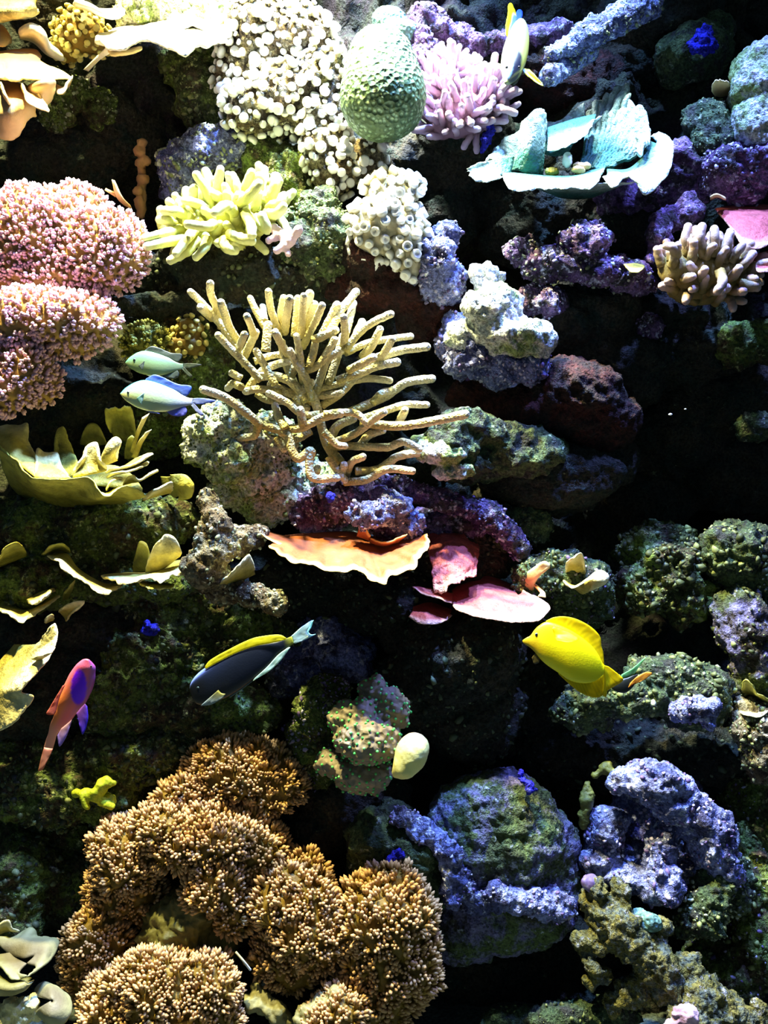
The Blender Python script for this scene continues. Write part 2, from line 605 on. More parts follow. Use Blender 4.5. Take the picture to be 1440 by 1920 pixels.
def nub_mesh(name, mat, kind, seed):
    """one branchlet / polyp, unit size, growing along +Z"""
    rg = np.random.default_rng(seed)
    it, ts = [], []
    Vi, Fi = ICO1
    if kind == 'branchlet':                       # short stem with a crown of knobs
        V = Vi * (0.34, 0.34, 0.95) + (0, 0, 0.15)
        it.append((V, Fi))
        for k in range(5):
            a = k * 1.2566 + rg.uniform(-.3, .3)
            r = rg.uniform(0.30, 0.50) if k < 4 else 0.05
            z = rg.uniform(0.72, 1.0) if k < 4 else 1.05
            s = rg.uniform(0.20, 0.28)
            sq = (Vi * (s * .92, s * .92, s * 2.1))
            sq[:, 0] += sq[:, 2] * r * .55 * math.cos(a)
            sq[:, 1] += sq[:, 2] * r * .55 * math.sin(a)
            it.append((sq + (r * math.cos(a), r * math.sin(a), z), Fi))
    elif kind == 'twig':                          # two or three blunt twigs
        it.append((Vi * (0.36, 0.36, 0.8) + (0, 0, 0.2), Fi))
        for k in range(3):
            a = k * 2.09 + rg.uniform(-.4, .4)
            r = rg.uniform(0.15, 0.34)
            s = rg.uniform(0.24, 0.32)
            it.append((Vi * (s, s, s * 1.5) + (r * math.cos(a), r * math.sin(a), rg.uniform(.75, 1.0)), Fi))
    elif kind == 'bulb':                          # stalked bulb with a dimpled mouth
        Vj, Fj = ICO2
        V = Vj.copy()
        top = V[:, 2] > 0.72
        V[top, 2] -= (V[top, 2] - 0.72) * 2.0
        V *= (0.62, 0.62, 0.52)
        it.append((V + (0, 0, 0.75), Fj))
        it.append((Vi * (0.26, 0.26, 0.6) + (0, 0, 0.2), Fi))
    elif kind == 'cup':                           # tube ending in a flared cup
        Vj, Fj = ICO2
        V = Vj.copy()
        rr = np.hypot(V[:, 0], V[:, 1])
        hi = V[:, 2] > 0.25
        V[hi, 2] = 0.55 - 0.9 * np.clip(0.75 - rr[hi], 0, 1)
        V *= (0.60, 0.60, 0.7)
        it.append((V + (0, 0, 0.7), Fj))
        it.append((Vi * (0.36, 0.36, 0.8) + (0, 0, 0.1), Fi))
    elif kind == 'knob':
        V = Vi * (0.6, 0.6, 0.5)
        it.append((V + rg.normal(0, 0.06, V.shape) + (0, 0, 0.2), Fi))
    V, F = merge(it)
    t = np.clip((V[:, 2] - 0.1) / 1.1, 0, 1)
    return make_mesh(name, V, F, mat, t)

def crust(parent, name, mat, V, F, dm, spacing, size, seed, face=-0.1, keep=None, label=None, kind='knob', n=700):
    """uncountable small growth on a rock: one joined part"""
    N = vnormals(V, F)
    rg = np.random.default_rng(seed)
    u = S(1.0, dm)
    ids = poisson(V, N, S(spacing * 0.8, dm), n, seed, face, lambda q: (fbm(q, 1 / (38 * u), 3, seed + 3) > 0.04))
    if len(ids) == 0:
        return
    it = []
    Vi, Fi = ICO1
    for i in ids:
        s = S(size, dm) * (0.35 + 0.9 * rg.random() ** 2)
        R = np.array(orient(N[i], rg, 0.1, 0.3).to_matrix())
        v = (Vi * (rg.uniform(.7, 1.4), rg.uniform(.5, 1.0), rg.uniform(.4, .9)) + rg.normal(0, .16, Vi.shape)) * s
        it.append((v @ R.T + V[i], Fi))
    v, f = merge(it)
    t = np.repeat(rg.random(len(ids)), len(Vi))
    part(name, v, f, mat, parent, t=t, kind='stuff', label=label)
# ------------------------------------------------------------------ rock materials
M_ALGAE = rock_mat('algae_rock', [(60, 70, 38), (116, 136, 60), (80, 66, 50), (206, 212, 150)], 11, 0.58, 1.0)
M_PALE = rock_mat('pale_rock', [(214, 220, 205), (150, 172, 104), (226, 226, 236), (120, 70, 120)], 9, 0.63, 2.0)
M_PURPLE = rock_mat('coralline_rock', [(74, 48, 86), (150, 118, 170), (64, 60, 62), (214, 210, 232)], 12, 0.57, 3.0)
M_BLUE = rock_mat('blue_crusted_rock', [(92, 96, 150), (150, 156, 214), (70, 66, 96), (222, 224, 246)], 12, 0.55, 4.0)
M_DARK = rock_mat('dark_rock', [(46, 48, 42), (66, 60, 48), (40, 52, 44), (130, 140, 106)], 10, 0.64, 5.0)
M_RED = rock_mat('red_crusted_rock', [(52, 28, 26), (44, 36, 34), (70, 34, 30), (96, 84, 76)], 10, 0.64, 6.0)
M_GREENGREY = rock_mat('mossy_rock', [(60, 78, 52), (96, 112, 70), (60, 60, 56), (184, 196, 170)], 12, 0.60, 7.0)
M_BOULDER = rock_mat('boulder_rock', [(92, 108, 62), (66, 58, 54), (128, 122, 168), (196, 200, 214)], 8, 0.60, 8.0)
M_BROWN = rock_mat('brown_rock', [(110, 92, 66), (74, 62, 50), (150, 140, 110), (222, 214, 190)], 12, 0.58, 9.0)
M_WALL = rock_mat('reef_wall', [(44, 48, 42), (62, 66, 46), (46, 38, 42), (120, 132, 100)], 7, 0.66, 10.0)
M_SAND = rock_mat('reef_sand', [(84, 96, 92), (70, 80, 74), (100, 110, 100), (150, 160, 150)], 14, 0.64, 11.0)
M_KNOB = attr_mat('crust_olive', (66, 74, 42), (138, 146, 88), 0.3, 1.0, nscale=40, bump=0.2)
M_KNOB_P = attr_mat('crust_lilac', (104, 84, 130), (206, 200, 230), 0.3, 1.0, nscale=40, bump=0.2)
M_KNOB_W = attr_mat('crust_pale', (110, 116, 86), (190, 194, 168), 0.3, 1.0, nscale=40, bump=0.2)
M_KNOB_D = attr_mat('crust_dark', (46, 52, 40), (104, 116, 84), 0.3, 1.0, nscale=40, bump=0.2)

# ------------------------------------------------------------------ the setting
def grid_surface(x0, x1, z0, z1, nx, nz, fn):
    xs, zs = np.linspace(x0, x1, nx), np.linspace(z0, z1, nz)
    X, Z = np.meshgrid(xs, zs)
    V = np.stack([X.ravel(), np.zeros(X.size), Z.ravel()], 1)
    V = fn(V)
    i = np.arange(nx * nz).reshape(nz, nx)
    F = np.stack([i[:-1, :-1], i[:-1, 1:], i[1:, 1:], i[1:, :-1]], -1).reshape(-1, 4)
    return V, F
def wall_fn(V):
    z = V[:, 2]
    x = V[:, 0]
    V[:, 1] = 0.20 + 0.06 * np.clip((z - 0.4) / 1.3, 0, 1.2)
    V[:, 1] += 0.24 * np.exp(-((x - 0.40) / 0.30) ** 2 - ((z - 1.02) / 0.26) ** 2)      # the deep hollow on the right
    V[:, 1] += 0.14 * np.exp(-((x - 0.20) / 0.18) ** 2 - ((z - 1.42) / 0.16) ** 2)
    V[:, 1] += 0.14 * np.exp(-((x + 0.38) / 0.22) ** 2 - ((z - 1.52) / 0.12) ** 2)      # the cave on the left
    V[:, 1] -= 0.13 * fbm(V, 3.2, 4, 71) + 0.07 * (fbm(V, 9.0, 4, 75, ridged=True) - 0.3)
    V[:, 1] -= 0.035 * (0.6 - worley(V, 14.0, 3))
    return V
V, F = grid_surface(-1.5, 1.5, 0.05, 2.1, 400, 290, wall_fn)
o = bpy.data.objects.new('wall_back', make_mesh('wall_back', V, F, M_WALL))
C.objects.link(o)
o['kind'] = 'structure'
o['label'] = 'dark reef rock wall at the back of the aquarium'
def floor_fn(V):
    y = V[:, 2].copy()
    V[:, 1] = y
    V[:, 2] = 0.0
    V[:, 2] = 0.285 + 0.02 * fbm(V, 5, 4, 81)
    return V
V, F = grid_surface(-1.5, 1.5, -0.75, 0.62, 160, 80, floor_fn)
o = bpy.data.objects.new('floor', make_mesh('floor', V, F, M_SAND))
C.objects.link(o)
o['kind'] = 'structure'
o['label'] = 'pale grey-green sand bottom of the aquarium'

# ------------------------------------------------------------------ rocks
def R(name, label, mat, blobs, amp=9, size=60, pits=0, seed=1, cr=None, **kw):
    o, V, F, dm = rock(name, label, mat, blobs, amp, size, pits, seed, **kw)
    for k, c in enumerate(cr or []):
        crust(o, c[0], c[1], V, F, dm, c[2], c[3], seed + k * 7)
    return o, V, F, dm

# top left
R('encrusted_boulder', 'pale rounded boulder at the top edge above the white ledge', M_PALE,
  [(285, 12, .16, 48, 42), (345, 20, .15, 52, 38), (410, 30, .16, 50, 40), (250, 30, .18, 30, 30)], 7, 50, 6, 11, cr=[('pale_crust', M_KNOB_W, 9, 5)])
R('cave_rock', 'dark green rock at the right side of the top left cave', M_ALGAE,
  [(390, 175, .22, 55, 70), (350, 140, .25, 70, 40), (420, 250, .22, 40, 50), (280, 125, .27, 120, 34)], 11, 50, 8, 12, cr=[('green_crust', M_KNOB, 13, 6)])
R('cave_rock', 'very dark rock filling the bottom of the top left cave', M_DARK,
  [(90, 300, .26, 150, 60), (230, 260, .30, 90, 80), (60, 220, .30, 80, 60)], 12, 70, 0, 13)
R('cave_rock', 'dark lump with green algae tuft beside the tan folded coral', M_ALGAE,
  [(125, 175, .2, 34, 34), (190, 205, .22, 24, 34), (110, 225, .2, 28, 20)], 9, 36, 5, 14, cr=[('green_crust', M_KNOB_W, 10, 4.5)])
R('dark_rock', 'dark rock behind the brown polyp coral at the top left', M_DARK,
  [(110, 20, .25, 90, 70), (30, 100, .27, 60, 60)], 9, 60, 0, 15)
# under the white polyps, top middle
R('reef_rock', 'rough rock under the upper left white button polyps', M_BROWN,
  [(480, 60, .15, 55, 60), (560, 70, .14, 60, 45), (455, 130, .16, 40, 60), (600, 100, .16, 34, 40)], 10, 44, 6, 16)
R('reef_rock', 'rough rock under the middle white button polyps', M_BROWN,
  [(470, 205, .13, 45, 36), (540, 185, .13, 60, 50), (600, 150, .13, 44, 44), (600, 220, .13, 45, 40)], 9, 44, 6, 17)
R('reef_rock', 'narrow rock under the lower white button polyps left of the dome coral', M_BROWN,
  [(610, 270, .12, 34, 44), (625, 320, .12, 34, 36), (670, 300, .14, 40, 30)], 8, 40, 5, 18)
R('algae_rock', 'dark rock with green turf above the yellow finger coral', M_ALGAE,
  [(540, 330, .16, 50, 46), (490, 300, .18, 44, 44), (560, 380, .17, 40, 40)], 9, 40, 5, 19, cr=[('green_crust', M_KNOB, 10, 4.5)])
R('blue_rock', 'bluish white crusted rock behind the yellow finger coral', M_BLUE,
  [(350, 300, .14, 50, 36), (415, 280, .15, 44, 38), (380, 260, .16, 40, 24), (340, 350, .16, 36, 40)], 8, 34, 6, 20, cr=[('pale_crust', M_KNOB_W, 11, 6)])
R('mossy_rock', 'knobbly green rock between yellow finger coral and white cup polyps', M_GREENGREY,
  [(600, 400, .1, 32, 46), (575, 460, .1, 50, 40), (620, 440, .1, 40, 46), (540, 440, .12, 34, 34), (600, 500, .12, 60, 34)], 9, 34, 6, 21, cr=[('olive_crust', M_KNOB, 9, 5), ('pale_crust', M_KNOB_W, 17, 5)])
R('dark_rock', 'dark rock mass below the yellow finger coral', M_DARK,
  [(430, 500, .12, 120, 50), (330, 530, .14, 90, 40), (560, 540, .14, 110, 34), (500, 520, .1, 60, 30)], 10, 60, 6, 22, cr=[('dark_crust', M_KNOB_D, 14, 6)])
R('shelf_rock', 'dark shelf rock jutting right of the pink cauliflower coral', M_DARK,
  [((195, 578, .06), (350, 572, .1), 20, 26), (300, 595, .12, 70, 24)], 6, 36, 4, 23)
R('red_rock', 'dark red crusted rock below the white cup polyps', M_RED,
  [(690, 480, .08, 40, 36), (740, 540, .1, 70, 40), (690, 545, .12, 60, 34), (800, 590, .12, 50, 44)], 9, 44, 5, 24)
R('blue_rock', 'vivid blue crusted rock right of the white cup polyps', M_BLUE,
  [(815, 485, .06, 38, 40), (838, 445, .08, 26, 22), (830, 530, .08, 44, 40), (780, 540, .1, 40, 40)], 8, 26, 5, 25, cr=[('lilac_crust', M_KNOB_P, 8, 4.5)])
R('reef_rock', 'dark rock hollow beneath the dome coral', M_DARK,
  [(720, 300, .22, 90, 50), (830, 300, .24, 80, 70), (830, 400, .26, 60, 60), (900, 380, .3, 90, 60)], 10, 60, 6, 26)
# top middle and right
R('purple_rock', 'purple crusted rock behind the dome coral at the top', M_PURPLE,
  [(800, 45, .18, 40, 32), (840, 70, .2, 40, 24), (790, 90, .16, 26, 40), (880, 85, .2, 44, 18)], 8, 30, 5, 27, cr=[('lilac_crust', M_KNOB_P, 9, 5)])
R('dark_rock', 'dark rock beneath the lilac finger coral', M_DARK,
  [(880, 250, .18, 70, 40), (840, 230, .18, 50, 40), (930, 280, .22, 60, 40)], 9, 50, 0, 28)
R('purple_rock', 'purple ledge behind the white and yellow fish', M_PURPLE,
  [((900, 85, .2), (1060, 55, .2), 16, 18), (1010, 80, .22, 50, 24)], 7, 30, 4, 29)
R('red_rock', 'dim reddish rock behind the upper coral branch', M_RED,
  [(1000, 130, .24, 60, 40), (1080, 150, .26, 90, 50)], 9, 50, 0, 30)
R('branch_rock', 'pale encrusted branch slanting up to the top right', M_BLUE,
  [((1035, 104, .08), (1110, 62, .1), 15, 22), ((1110, 62, .1), (1210, 8, .14), 22, 30)], 5, 24, 3, 31, cat='rock', cr=[('pale_crust', M_KNOB_W, 9, 3.5)])
R('branch_rock', 'short blue grey branch stub below the slanting branch', M_BLUE,
  [((1028, 145, .08), (1100, 96, .14), 17, 22)], 4, 24, 3, 32, cr=[('pale_crust', M_KNOB_W, 9, 3.5)])
R('dark_rock', 'dark rock in the top right corner behind the slanting branch', M_DARK,
  [(1240, 30, .24, 100, 50), (1180, 110, .28, 80, 50), (1400, 30, .3, 90, 60)], 10, 60, 0, 33)
R('blue_spot_rock', 'dim round rock with a blue patch near the top right', M_GREENGREY,
  [(1310, 95, .2, 60, 48), (1270, 110, .22, 40, 50), (1340, 60, .22, 36, 34)], 8, 50, 0, 34)
R('mossy_rock', 'green rock shelf right behind the green cup coral', M_GREENGREY,
  [(1100, 155, .30, 64, 26), (1070, 178, .29, 50, 20)], 8, 40, 4, 35)
R('mossy_rock', 'yellow green mossy rock at the upper right', M_GREENGREY,
  [(1325, 225, .1, 38, 34), (1340, 265, .1, 40, 40), (1310, 250, .12, 24, 40)], 6, 40, 4, 36, cr=[('olive_crust', M_KNOB, 9, 3.5)])
R('encrusted_boulder', 'blue white boulder with green base at the right edge', M_PALE,
  [(1425, 150, .06, 50, 70), (1420, 230, .06, 46, 50), (1400, 190, .08, 30, 40)], 6, 50, 3, 37)
R('lilac_rock', 'lilac crusted rock under the right edge boulder', M_PURPLE,
  [(1370, 310, .08, 50, 40), (1420, 300, .08, 46, 46), (1400, 350, .1, 40, 40), (1345, 340, .1, 30, 30)], 7, 30, 5, 38, cr=[('lilac_crust', M_KNOB_P, 8, 4.5)])
R('purple_rock', 'deep purple rock right under the green cup coral', M_PURPLE,
  [(1280, 310, .12, 40, 44), (1250, 350, .14, 44, 34), (1300, 350, .14, 34, 40), (1180, 370, .18, 70, 30)], 8, 34, 5, 39)
R('purple_rock', 'violet spiky rock above the right leather coral', M_PURPLE,
  [(1290, 395, .08, 26, 28), (1265, 410, .08, 40, 20), (1235, 440, .07, 22, 34), (1232, 480, .07, 18, 30)], 6, 24, 4, 40)
R('dark_rock', 'dark rock slope below the green cup coral', M_DARK,
  [(1000, 380, .26, 90, 50), (1110, 390, .24, 80, 40), (1180, 420, .22, 60, 40), (980, 450, .26, 60, 40)], 9, 60, 0, 41)
R('purple_rock', 'purple and white crusted rock in the upper right middle', M_PURPLE,
  [(985, 470, .08, 34, 26), (1095, 455, .05, 46, 34), (1060, 490, .06, 70, 30), (1140, 510, .06, 70, 28), (1020, 500, .08, 40, 30), (1190, 530, .08, 40, 24)], 9, 30, 6, 42,
  cr=[('lilac_crust', M_KNOB_P, 8, 4.5), ('pale_crust', M_KNOB_W, 16, 4.5)])
R('purple_rock', 'small round violet crusted knob on the dark right wall', M_PURPLE,
  [(1218, 612, .1, 24, 22)], 5, 20, 3, 43, cr=[('lilac_crust', M_KNOB_P, 8, 3.5)])
R('purple_rock', 'small lilac knob under the purple and white crusted rock', M_PURPLE,
  [(1033, 566, .07, 28, 24), (1000, 560, .1, 30, 26)], 6, 22, 4, 44, cr=[('lilac_crust', M_KNOB_P, 8, 4)])
R('dark_rock', 'big dark rock wall under the purple crusted rocks', M_DARK,
  [(1110, 600, .14, 90, 60), (1220, 580, .16, 90, 50), (1150, 680, .16, 90, 70), (1270, 640, .2, 90, 80)], 12, 60, 7, 45)
# white and green rock, right of the sea rod
R('pale_rock', 'white and green rock right of the cream sea rod', M_PALE,
  [(915, 520, .05, 30, 26), (925, 575, .02, 56, 40), (960, 630, .02, 66, 36), (880, 630, .04, 44, 30), (1000, 640, .04, 34, 34)], 8, 44, 5, 46)
R('pale_rock', 'lower lobe of blue and green rock under the white rock', M_BLUE,
  [(890, 670, .05, 50, 40), (940, 690, .05, 44, 34), (1000, 685, .05, 30, 36), (860, 640, .08, 40, 50)], 8, 34, 5, 47, cr=[('lilac_crust', M_KNOB_P, 10, 4.5)])
R('red_rock', 'large dark reddish rock right of the white rock', M_RED,
  [(1080, 740, .08, 80, 60), (1010, 770, .1, 90, 50), (1120, 790, .1, 70, 50), (930, 740, .12, 80, 34)], 9, 60, 5, 48)
R('algae_rock', 'long green topped rock slab right of the sea rod', M_GREENGREY,
  [((860, 790, .02), (1010, 830, .05), 26, 20), (850, 830, .03, 50, 40), (960, 850, .06, 90, 40), (880, 870, .05, 60, 30)], 8, 44, 5, 49)
R('white_rock', 'bright blue white crust on the slab behind the sea rod tips', M_PALE,
  [(830, 850, .0, 40, 20), (800, 840, .02, 40, 24), (850, 885, .01, 40, 16)], 6, 26, 4, 50)
R('dark_rock', 'dark slab rock in the shadow of the right centre', M_DARK,
  [(1030, 890, .1, 110, 50), (1110, 860, .14, 70, 50), (1000, 930, .14, 100, 30)], 9, 60, 0, 51)
R('dark_rock', 'dim rock with a green patch on the right edge wall', M_ALGAE,
  [(1400, 640, .12, 60, 30), (1380, 650, .14, 50, 30), (1440, 640, .12, 30, 34)], 7, 40, 4, 52)
R('dark_rock', 'small green lump on the dark right edge wall', M_GREENGREY,
  [(1418, 800, .12, 28, 22)], 6, 24, 4, 53)
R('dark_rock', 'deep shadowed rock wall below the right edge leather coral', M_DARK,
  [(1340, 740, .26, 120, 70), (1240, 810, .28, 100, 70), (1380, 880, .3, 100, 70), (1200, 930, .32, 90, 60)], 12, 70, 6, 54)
# left and centre
R('white_green_rock', 'green and white rock below the left arm of the sea rod', M_PALE,
  [(420, 800, .04, 60, 40), (440, 860, .05, 60, 50), (390, 830, .06, 44, 50), (480, 890, .07, 60, 44), (500, 830, .08, 60, 50), (500, 940, .09, 60, 40), (570, 900, .12, 60, 40), (440, 920, .08, 50, 34)], 9, 36, 6, 55, cr=[('olive_crust', M_KNOB, 9, 5), ('pale_crust', M_KNOB_W, 14, 5)])
R('algae_rock', 'dark rock behind the pair of pale green fish', M_ALGAE,
  [(330, 620, .12, 50, 34), (370, 680, .13, 50, 60), (350, 740, .14, 60, 50), (280, 800, .18, 70, 50)], 9, 40, 6, 56, cr=[('dark_crust', M_KNOB_D, 12, 6)])
R('dark_rock', 'dark cavity rock beneath the pink cauliflower corals', M_DARK,
  [(140, 760, .16, 110, 60), (60, 780, .14, 70, 40), (180, 700, .2, 80, 50)], 10, 60, 0, 57)
R('dark_rock', 'dark rock under the yellow cabbage coral', M_ALGAE,
  [(110, 1000, .08, 150, 60), (260, 985, .07, 90, 44), (60, 1090, .05, 100, 44), (250, 1090, .07, 100, 34)], 10, 60, 6, 58, cr=[('dark_crust', M_KNOB_D, 16, 7)])
R('pillar_rock', 'pale brown rock pillar left of the orange plate coral', M_BROWN,
  [((392, 935, -.03), (405, 985, -.05), 17, 22), ((405, 985, -.05), (390, 1060, -.05), 24, 34), ((400, 1030, -.05), (480, 1005, -.01), 30, 22), ((370, 1060, -.05), (420, 1100, -.01), 28, 34)], 6, 28, 4, 59, cr=[('pale_crust', M_KNOB_W, 12, 4.5)])
R('branch_rock', 'brown rock arm pointing right below the pillar rock', M_BROWN,
  [((440, 1108, -.03), (520, 1130, -.06), 18, 20)], 5, 26, 4, 60, cr=[('pale_crust', M_KNOB_W, 9, 4)])
R('dark_rock', 'dark rock slope behind the black and yellow fish', M_ALGAE,
  [(330, 1150, .12, 110, 60), (280, 1230, .1, 90, 60), (450, 1190, .14, 110, 50), (250, 1320, .06, 90, 60), (390, 1330, .04, 110, 44)], 12, 50, 8, 61,
  cr=[('dark_crust', M_KNOB_D, 11, 6), ('olive_crust', M_KNOB, 18, 5.5)])
R('algae_rock', 'rough green speckled rock left of the brown cauliflower corals', M_ALGAE,
  [(120, 1480, .04, 130, 50), (230, 1420, .04, 100, 46), (60, 1420, .07, 80, 60), (320, 1400, .03, 60, 34)], 11, 44, 8, 62,
  cr=[('dark_crust', M_KNOB_D, 10, 6), ('olive_crust', M_KNOB, 16, 5.5)])
R('dark_rock', 'dark rock on the left edge behind the pink and purple fish', M_DARK,
  [(60, 1290, .08, 130, 80), (40, 1180, .07, 120, 44), (180, 1180, .11, 90, 60)], 10, 60, 6, 63)
R('dark_rock', 'dim dark hollow rock at the lower left', M_ALGAE,
  [(40, 1640, .04, 60, 60), (150, 1650, .08, 60, 50), (80, 1560, .1, 110, 44), (10, 1720, .02, 60, 40)], 10, 50, 6, 64, cr=[('dark_crust', M_KNOB_D, 14, 7)])
R('reef_rock', 'purple crusted rock above the orange plate coral', M_PURPLE,
  [(640, 945, .05, 60, 34), (600, 965, .07, 50, 30), (690, 935, .04, 40, 24), (740, 985, .04, 40, 40)], 8, 26, 5, 65, cr=[('lilac_crust', M_KNOB_P, 10, 4.5)])
R('reef_rock', 'violet curled crust on the rock above the orange plate coral', M_BLUE,
  [(690, 968, -.01, 36, 22), (735, 955, .0, 34, 26), (765, 985, .01, 26, 22)], 7, 18, 4, 66, cr=[('lilac_crust', M_KNOB_P, 8, 5)])
R('ridge_rock', 'purple crusted ridge sloping down right above the pink plates', M_PURPLE,
  [((720, 905, .06), (830, 940, .04), 16, 20), ((830, 940, .04), (920, 965, .04), 18, 22), ((920, 965, .04), (975, 1030, .06), 22, 18), (850, 980, .09, 90, 34)], 5, 24, 4, 67, cr=[('lilac_crust', M_KNOB_P, 9, 4)])
R('mossy_rock', 'dim mossy slope right of the purple crusted ridge', M_GREENGREY,
  [(970, 985, .1, 60, 36), (930, 1010, .12, 50, 34)], 6, 30, 4, 68, cr=[('olive_crust', M_KNOB_D, 8, 4)])
R('dark_rock', 'dark rock mass under the orange and pink plates', M_DARK,
  [(600, 1100, .14, 110, 50), (740, 1130, .1, 90, 50), (700, 1060, .14, 80, 50), (860, 1040, .12, 80, 50), (840, 1190, .1, 110, 50)], 10, 50, 6, 69, cr=[('lilac_crust', M_KNOB_D, 15, 6)])
R('dark_rock', 'big dark rock between the dotted coral and the yellow fish', M_DARK,
  [(860, 1230, .06, 90, 80), (800, 1290, .08, 80, 60), (880, 1330, .1, 80, 80), (930, 1220, .08, 40, 60)], 11, 60, 7, 70, cr=[('dark_crust', M_KNOB_D, 18, 7)])
R('dark_rock', 'dim blue crusted rock behind the tail of the black and yellow fish', M_BLUE,
  [(650, 1235, .1, 44, 34), (620, 1190, .14, 60, 40), (560, 1260, .12, 50, 40)], 9, 30, 5, 71)
R('algae_rock', 'speckled crusty rock left of the green dotted coral', M_ALGAE,
  [(600, 1330, .02, 40, 50), (575, 1390, .02, 30, 50), (610, 1430, .04, 30, 44), (620, 1300, .04, 30, 30)], 7, 26, 4, 72, cr=[('pale_crust', M_KNOB_P, 9, 4.5), ('olive_crust', M_KNOB, 11, 4.5)])
R('dark_rock', 'dark hollow rock under the green dotted coral', M_DARK,
  [(640, 1500, .06, 70, 50), (590, 1560, .05, 60, 40), (720, 1500, .06, 40, 34)], 8, 44, 0, 73)
# lower right
R('leaf_rock', 'green crusted rock with yellow leaves right of the pink plates', M_GREENGREY,
  [(1050, 1075, .07, 60, 38), (1000, 1080, .06, 34, 34), (1100, 1100, .09, 44, 44), (1070, 1140, .1, 70, 40)], 8, 30, 6, 74, cr=[('olive_crust', M_KNOB, 9, 5), ('pale_crust', M_KNOB_P, 17, 4.5)])
R('algae_rock', 'dim knobbly green rock in the right middle', M_ALGAE,
  [(1250, 1060, .12, 50, 50), (1210, 1100, .12, 44, 40), (1290, 1120, .12, 50, 40), (1240, 1030, .14, 60, 40), (1190, 1040, .16, 30, 34)], 10, 34, 8, 75, cr=[('green_crust', M_KNOB, 12, 7.5), ('dark_crust', M_KNOB_D, 12, 6)])
R('algae_rock', 'dim knobbly green rock at the right edge above the lilac patch', M_GREENGREY,
  [(1380, 1030, .09, 54, 44), (1410, 1080, .1, 44, 40), (1340, 1060, .12, 30, 34)], 10, 34, 8, 76, cr=[('green_crust', M_KNOB, 12, 7.5)])
R('blue_rock', 'brown and blue crusted rock at the right edge', M_BOULDER,
  [(1400, 1180, .07, 50, 60), (1380, 1140, .09, 44, 40), (1430, 1240, .07, 44, 50), (1410, 1270, .08, 40, 40)], 9, 36, 6, 77, cr=[('lilac_crust', M_KNOB, 14, 5.5)])
R('ledge_rock', 'cobbled green ledge rock behind the tail of the yellow fish', M_GREENGREY,
  [(1250, 1270, .05, 80, 34), (1180, 1310, .04, 80, 34), (1310, 1290, .05, 60, 34), (1100, 1330, .07, 60, 34), (1300, 1330, .05, 60, 34)], 7, 30, 6, 78,
  cr=[('olive_crust', M_KNOB, 11, 7), ('pale_crust', M_KNOB_W, 26, 6)])
R('ledge_rock', 'violet crusted lump on the cobbled ledge at the right', M_BLUE,
  [(1315, 1325, .0, 34, 18), (1330, 1350, .0, 12, 16), (1280, 1335, .01, 24, 18)], 5, 20, 4, 79, cr=[('lilac_crust', M_KNOB_P, 9, 4)])
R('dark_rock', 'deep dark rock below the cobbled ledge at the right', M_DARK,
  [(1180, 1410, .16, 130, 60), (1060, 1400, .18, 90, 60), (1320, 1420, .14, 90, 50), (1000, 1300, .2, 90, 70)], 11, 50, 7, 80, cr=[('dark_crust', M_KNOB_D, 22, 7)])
R('algae_rock', 'yellow speckled rock at the right edge below the ledge', M_BROWN,
  [(1420, 1370, .03, 40, 34), (1435, 1420, .03, 34, 40), (1405, 1340, .05, 30, 30)], 8, 28, 6, 81, cr=[('olive_crust', M_KNOB, 9, 5), ('pale_crust', M_KNOB_W, 15, 5)])
R('boulder', 'big rounded boulder with blue and green crust at the bottom centre', M_BOULDER,
  [(930, 1570, .02, 125, 125, 90), (960, 1690, .02, 110, 90, 80), (860, 1720, .04, 90, 80, 70), (1010, 1620, .04, 80, 110, 70)], 9, 90, 5, 82, fine=2.8)
R('boulder', 'knobbly grey green rock between brown corals and the big boulder', M_GREENGREY,
  [(700, 1570, .0, 50, 50), (770, 1600, .0, 60, 60), (690, 1620, .01, 36, 50), (800, 1660, .01, 50, 50), (740, 1530, .01, 30, 30)], 8, 40, 6, 83)
R('crusted_rib', 'lilac white crusted rib along the left of the big boulder', M_BLUE,
  [((745, 1528, -.02), (790, 1555, -.03), 13, 18), ((790, 1555, -.03), (845, 1600, -.035), 18, 20), ((845, 1600, -.035), (848, 1680, -.035), 22, 20), ((865, 1640, -.03), (900, 1700, -.03), 22, 20), ((930, 1680, -.045), (1050, 1700, -.03), 26, 26)], 6, 24, 4, 84, cr=[('lilac_crust', M_KNOB_P, 9, 3.5)])
R('holed_rock', 'blue crusted rock with hollows at the lower right', M_BLUE,
  [((1160, 1465, .0), (1230, 1465, -.01), 20, 34), ((1230, 1465, -.01), (1330, 1560, .0), 38, 40), ((1330, 1560, 0), (1350, 1640, .01), 40, 44), ((1140, 1545, .02), (1115, 1610, .02), 34, 26),
   ((1115, 1610, .02), (1180, 1650, .0), 24, 20), ((1240, 1560, .0), (1240, 1660, -.02), 26, 30), ((1180, 1650, 0), (1260, 1670, -.02), 22, 26), (1240, 1560, .08, 110, 110, 30)], 8, 34, 6, 85, k=20,
  cr=[('lilac_crust', M_KNOB_P, 9, 5)])
R('holed_rock', 'yellowish pitted rock right of the blue crusted rock', M_GREENGREY,
  [((1350, 1620, .0), (1320, 1720, -.02), 30, 34), ((1330, 1700, -.02), (1280, 1740, -.01), 28, 20), (1370, 1660, .02, 40, 50)], 8, 22, 7, 86, cr=[('pale_crust', M_KNOB_W, 10, 5), ('olive_crust', M_KNOB, 12, 5)])
R('algae_rock', 'dark green crusted rock at the lower right edge', M_ALGAE,
  [(1410, 1680, .05, 50, 70), (1400, 1580, .09, 60, 60), (1430, 1770, .03, 50, 60), (1360, 1820, .05, 70, 60), (1420, 1500, .12, 60, 60)], 9, 34, 6, 87, cr=[('lilac_crust', M_KNOB_P, 18, 5), ('green_crust', M_KNOB, 14, 5.5)])
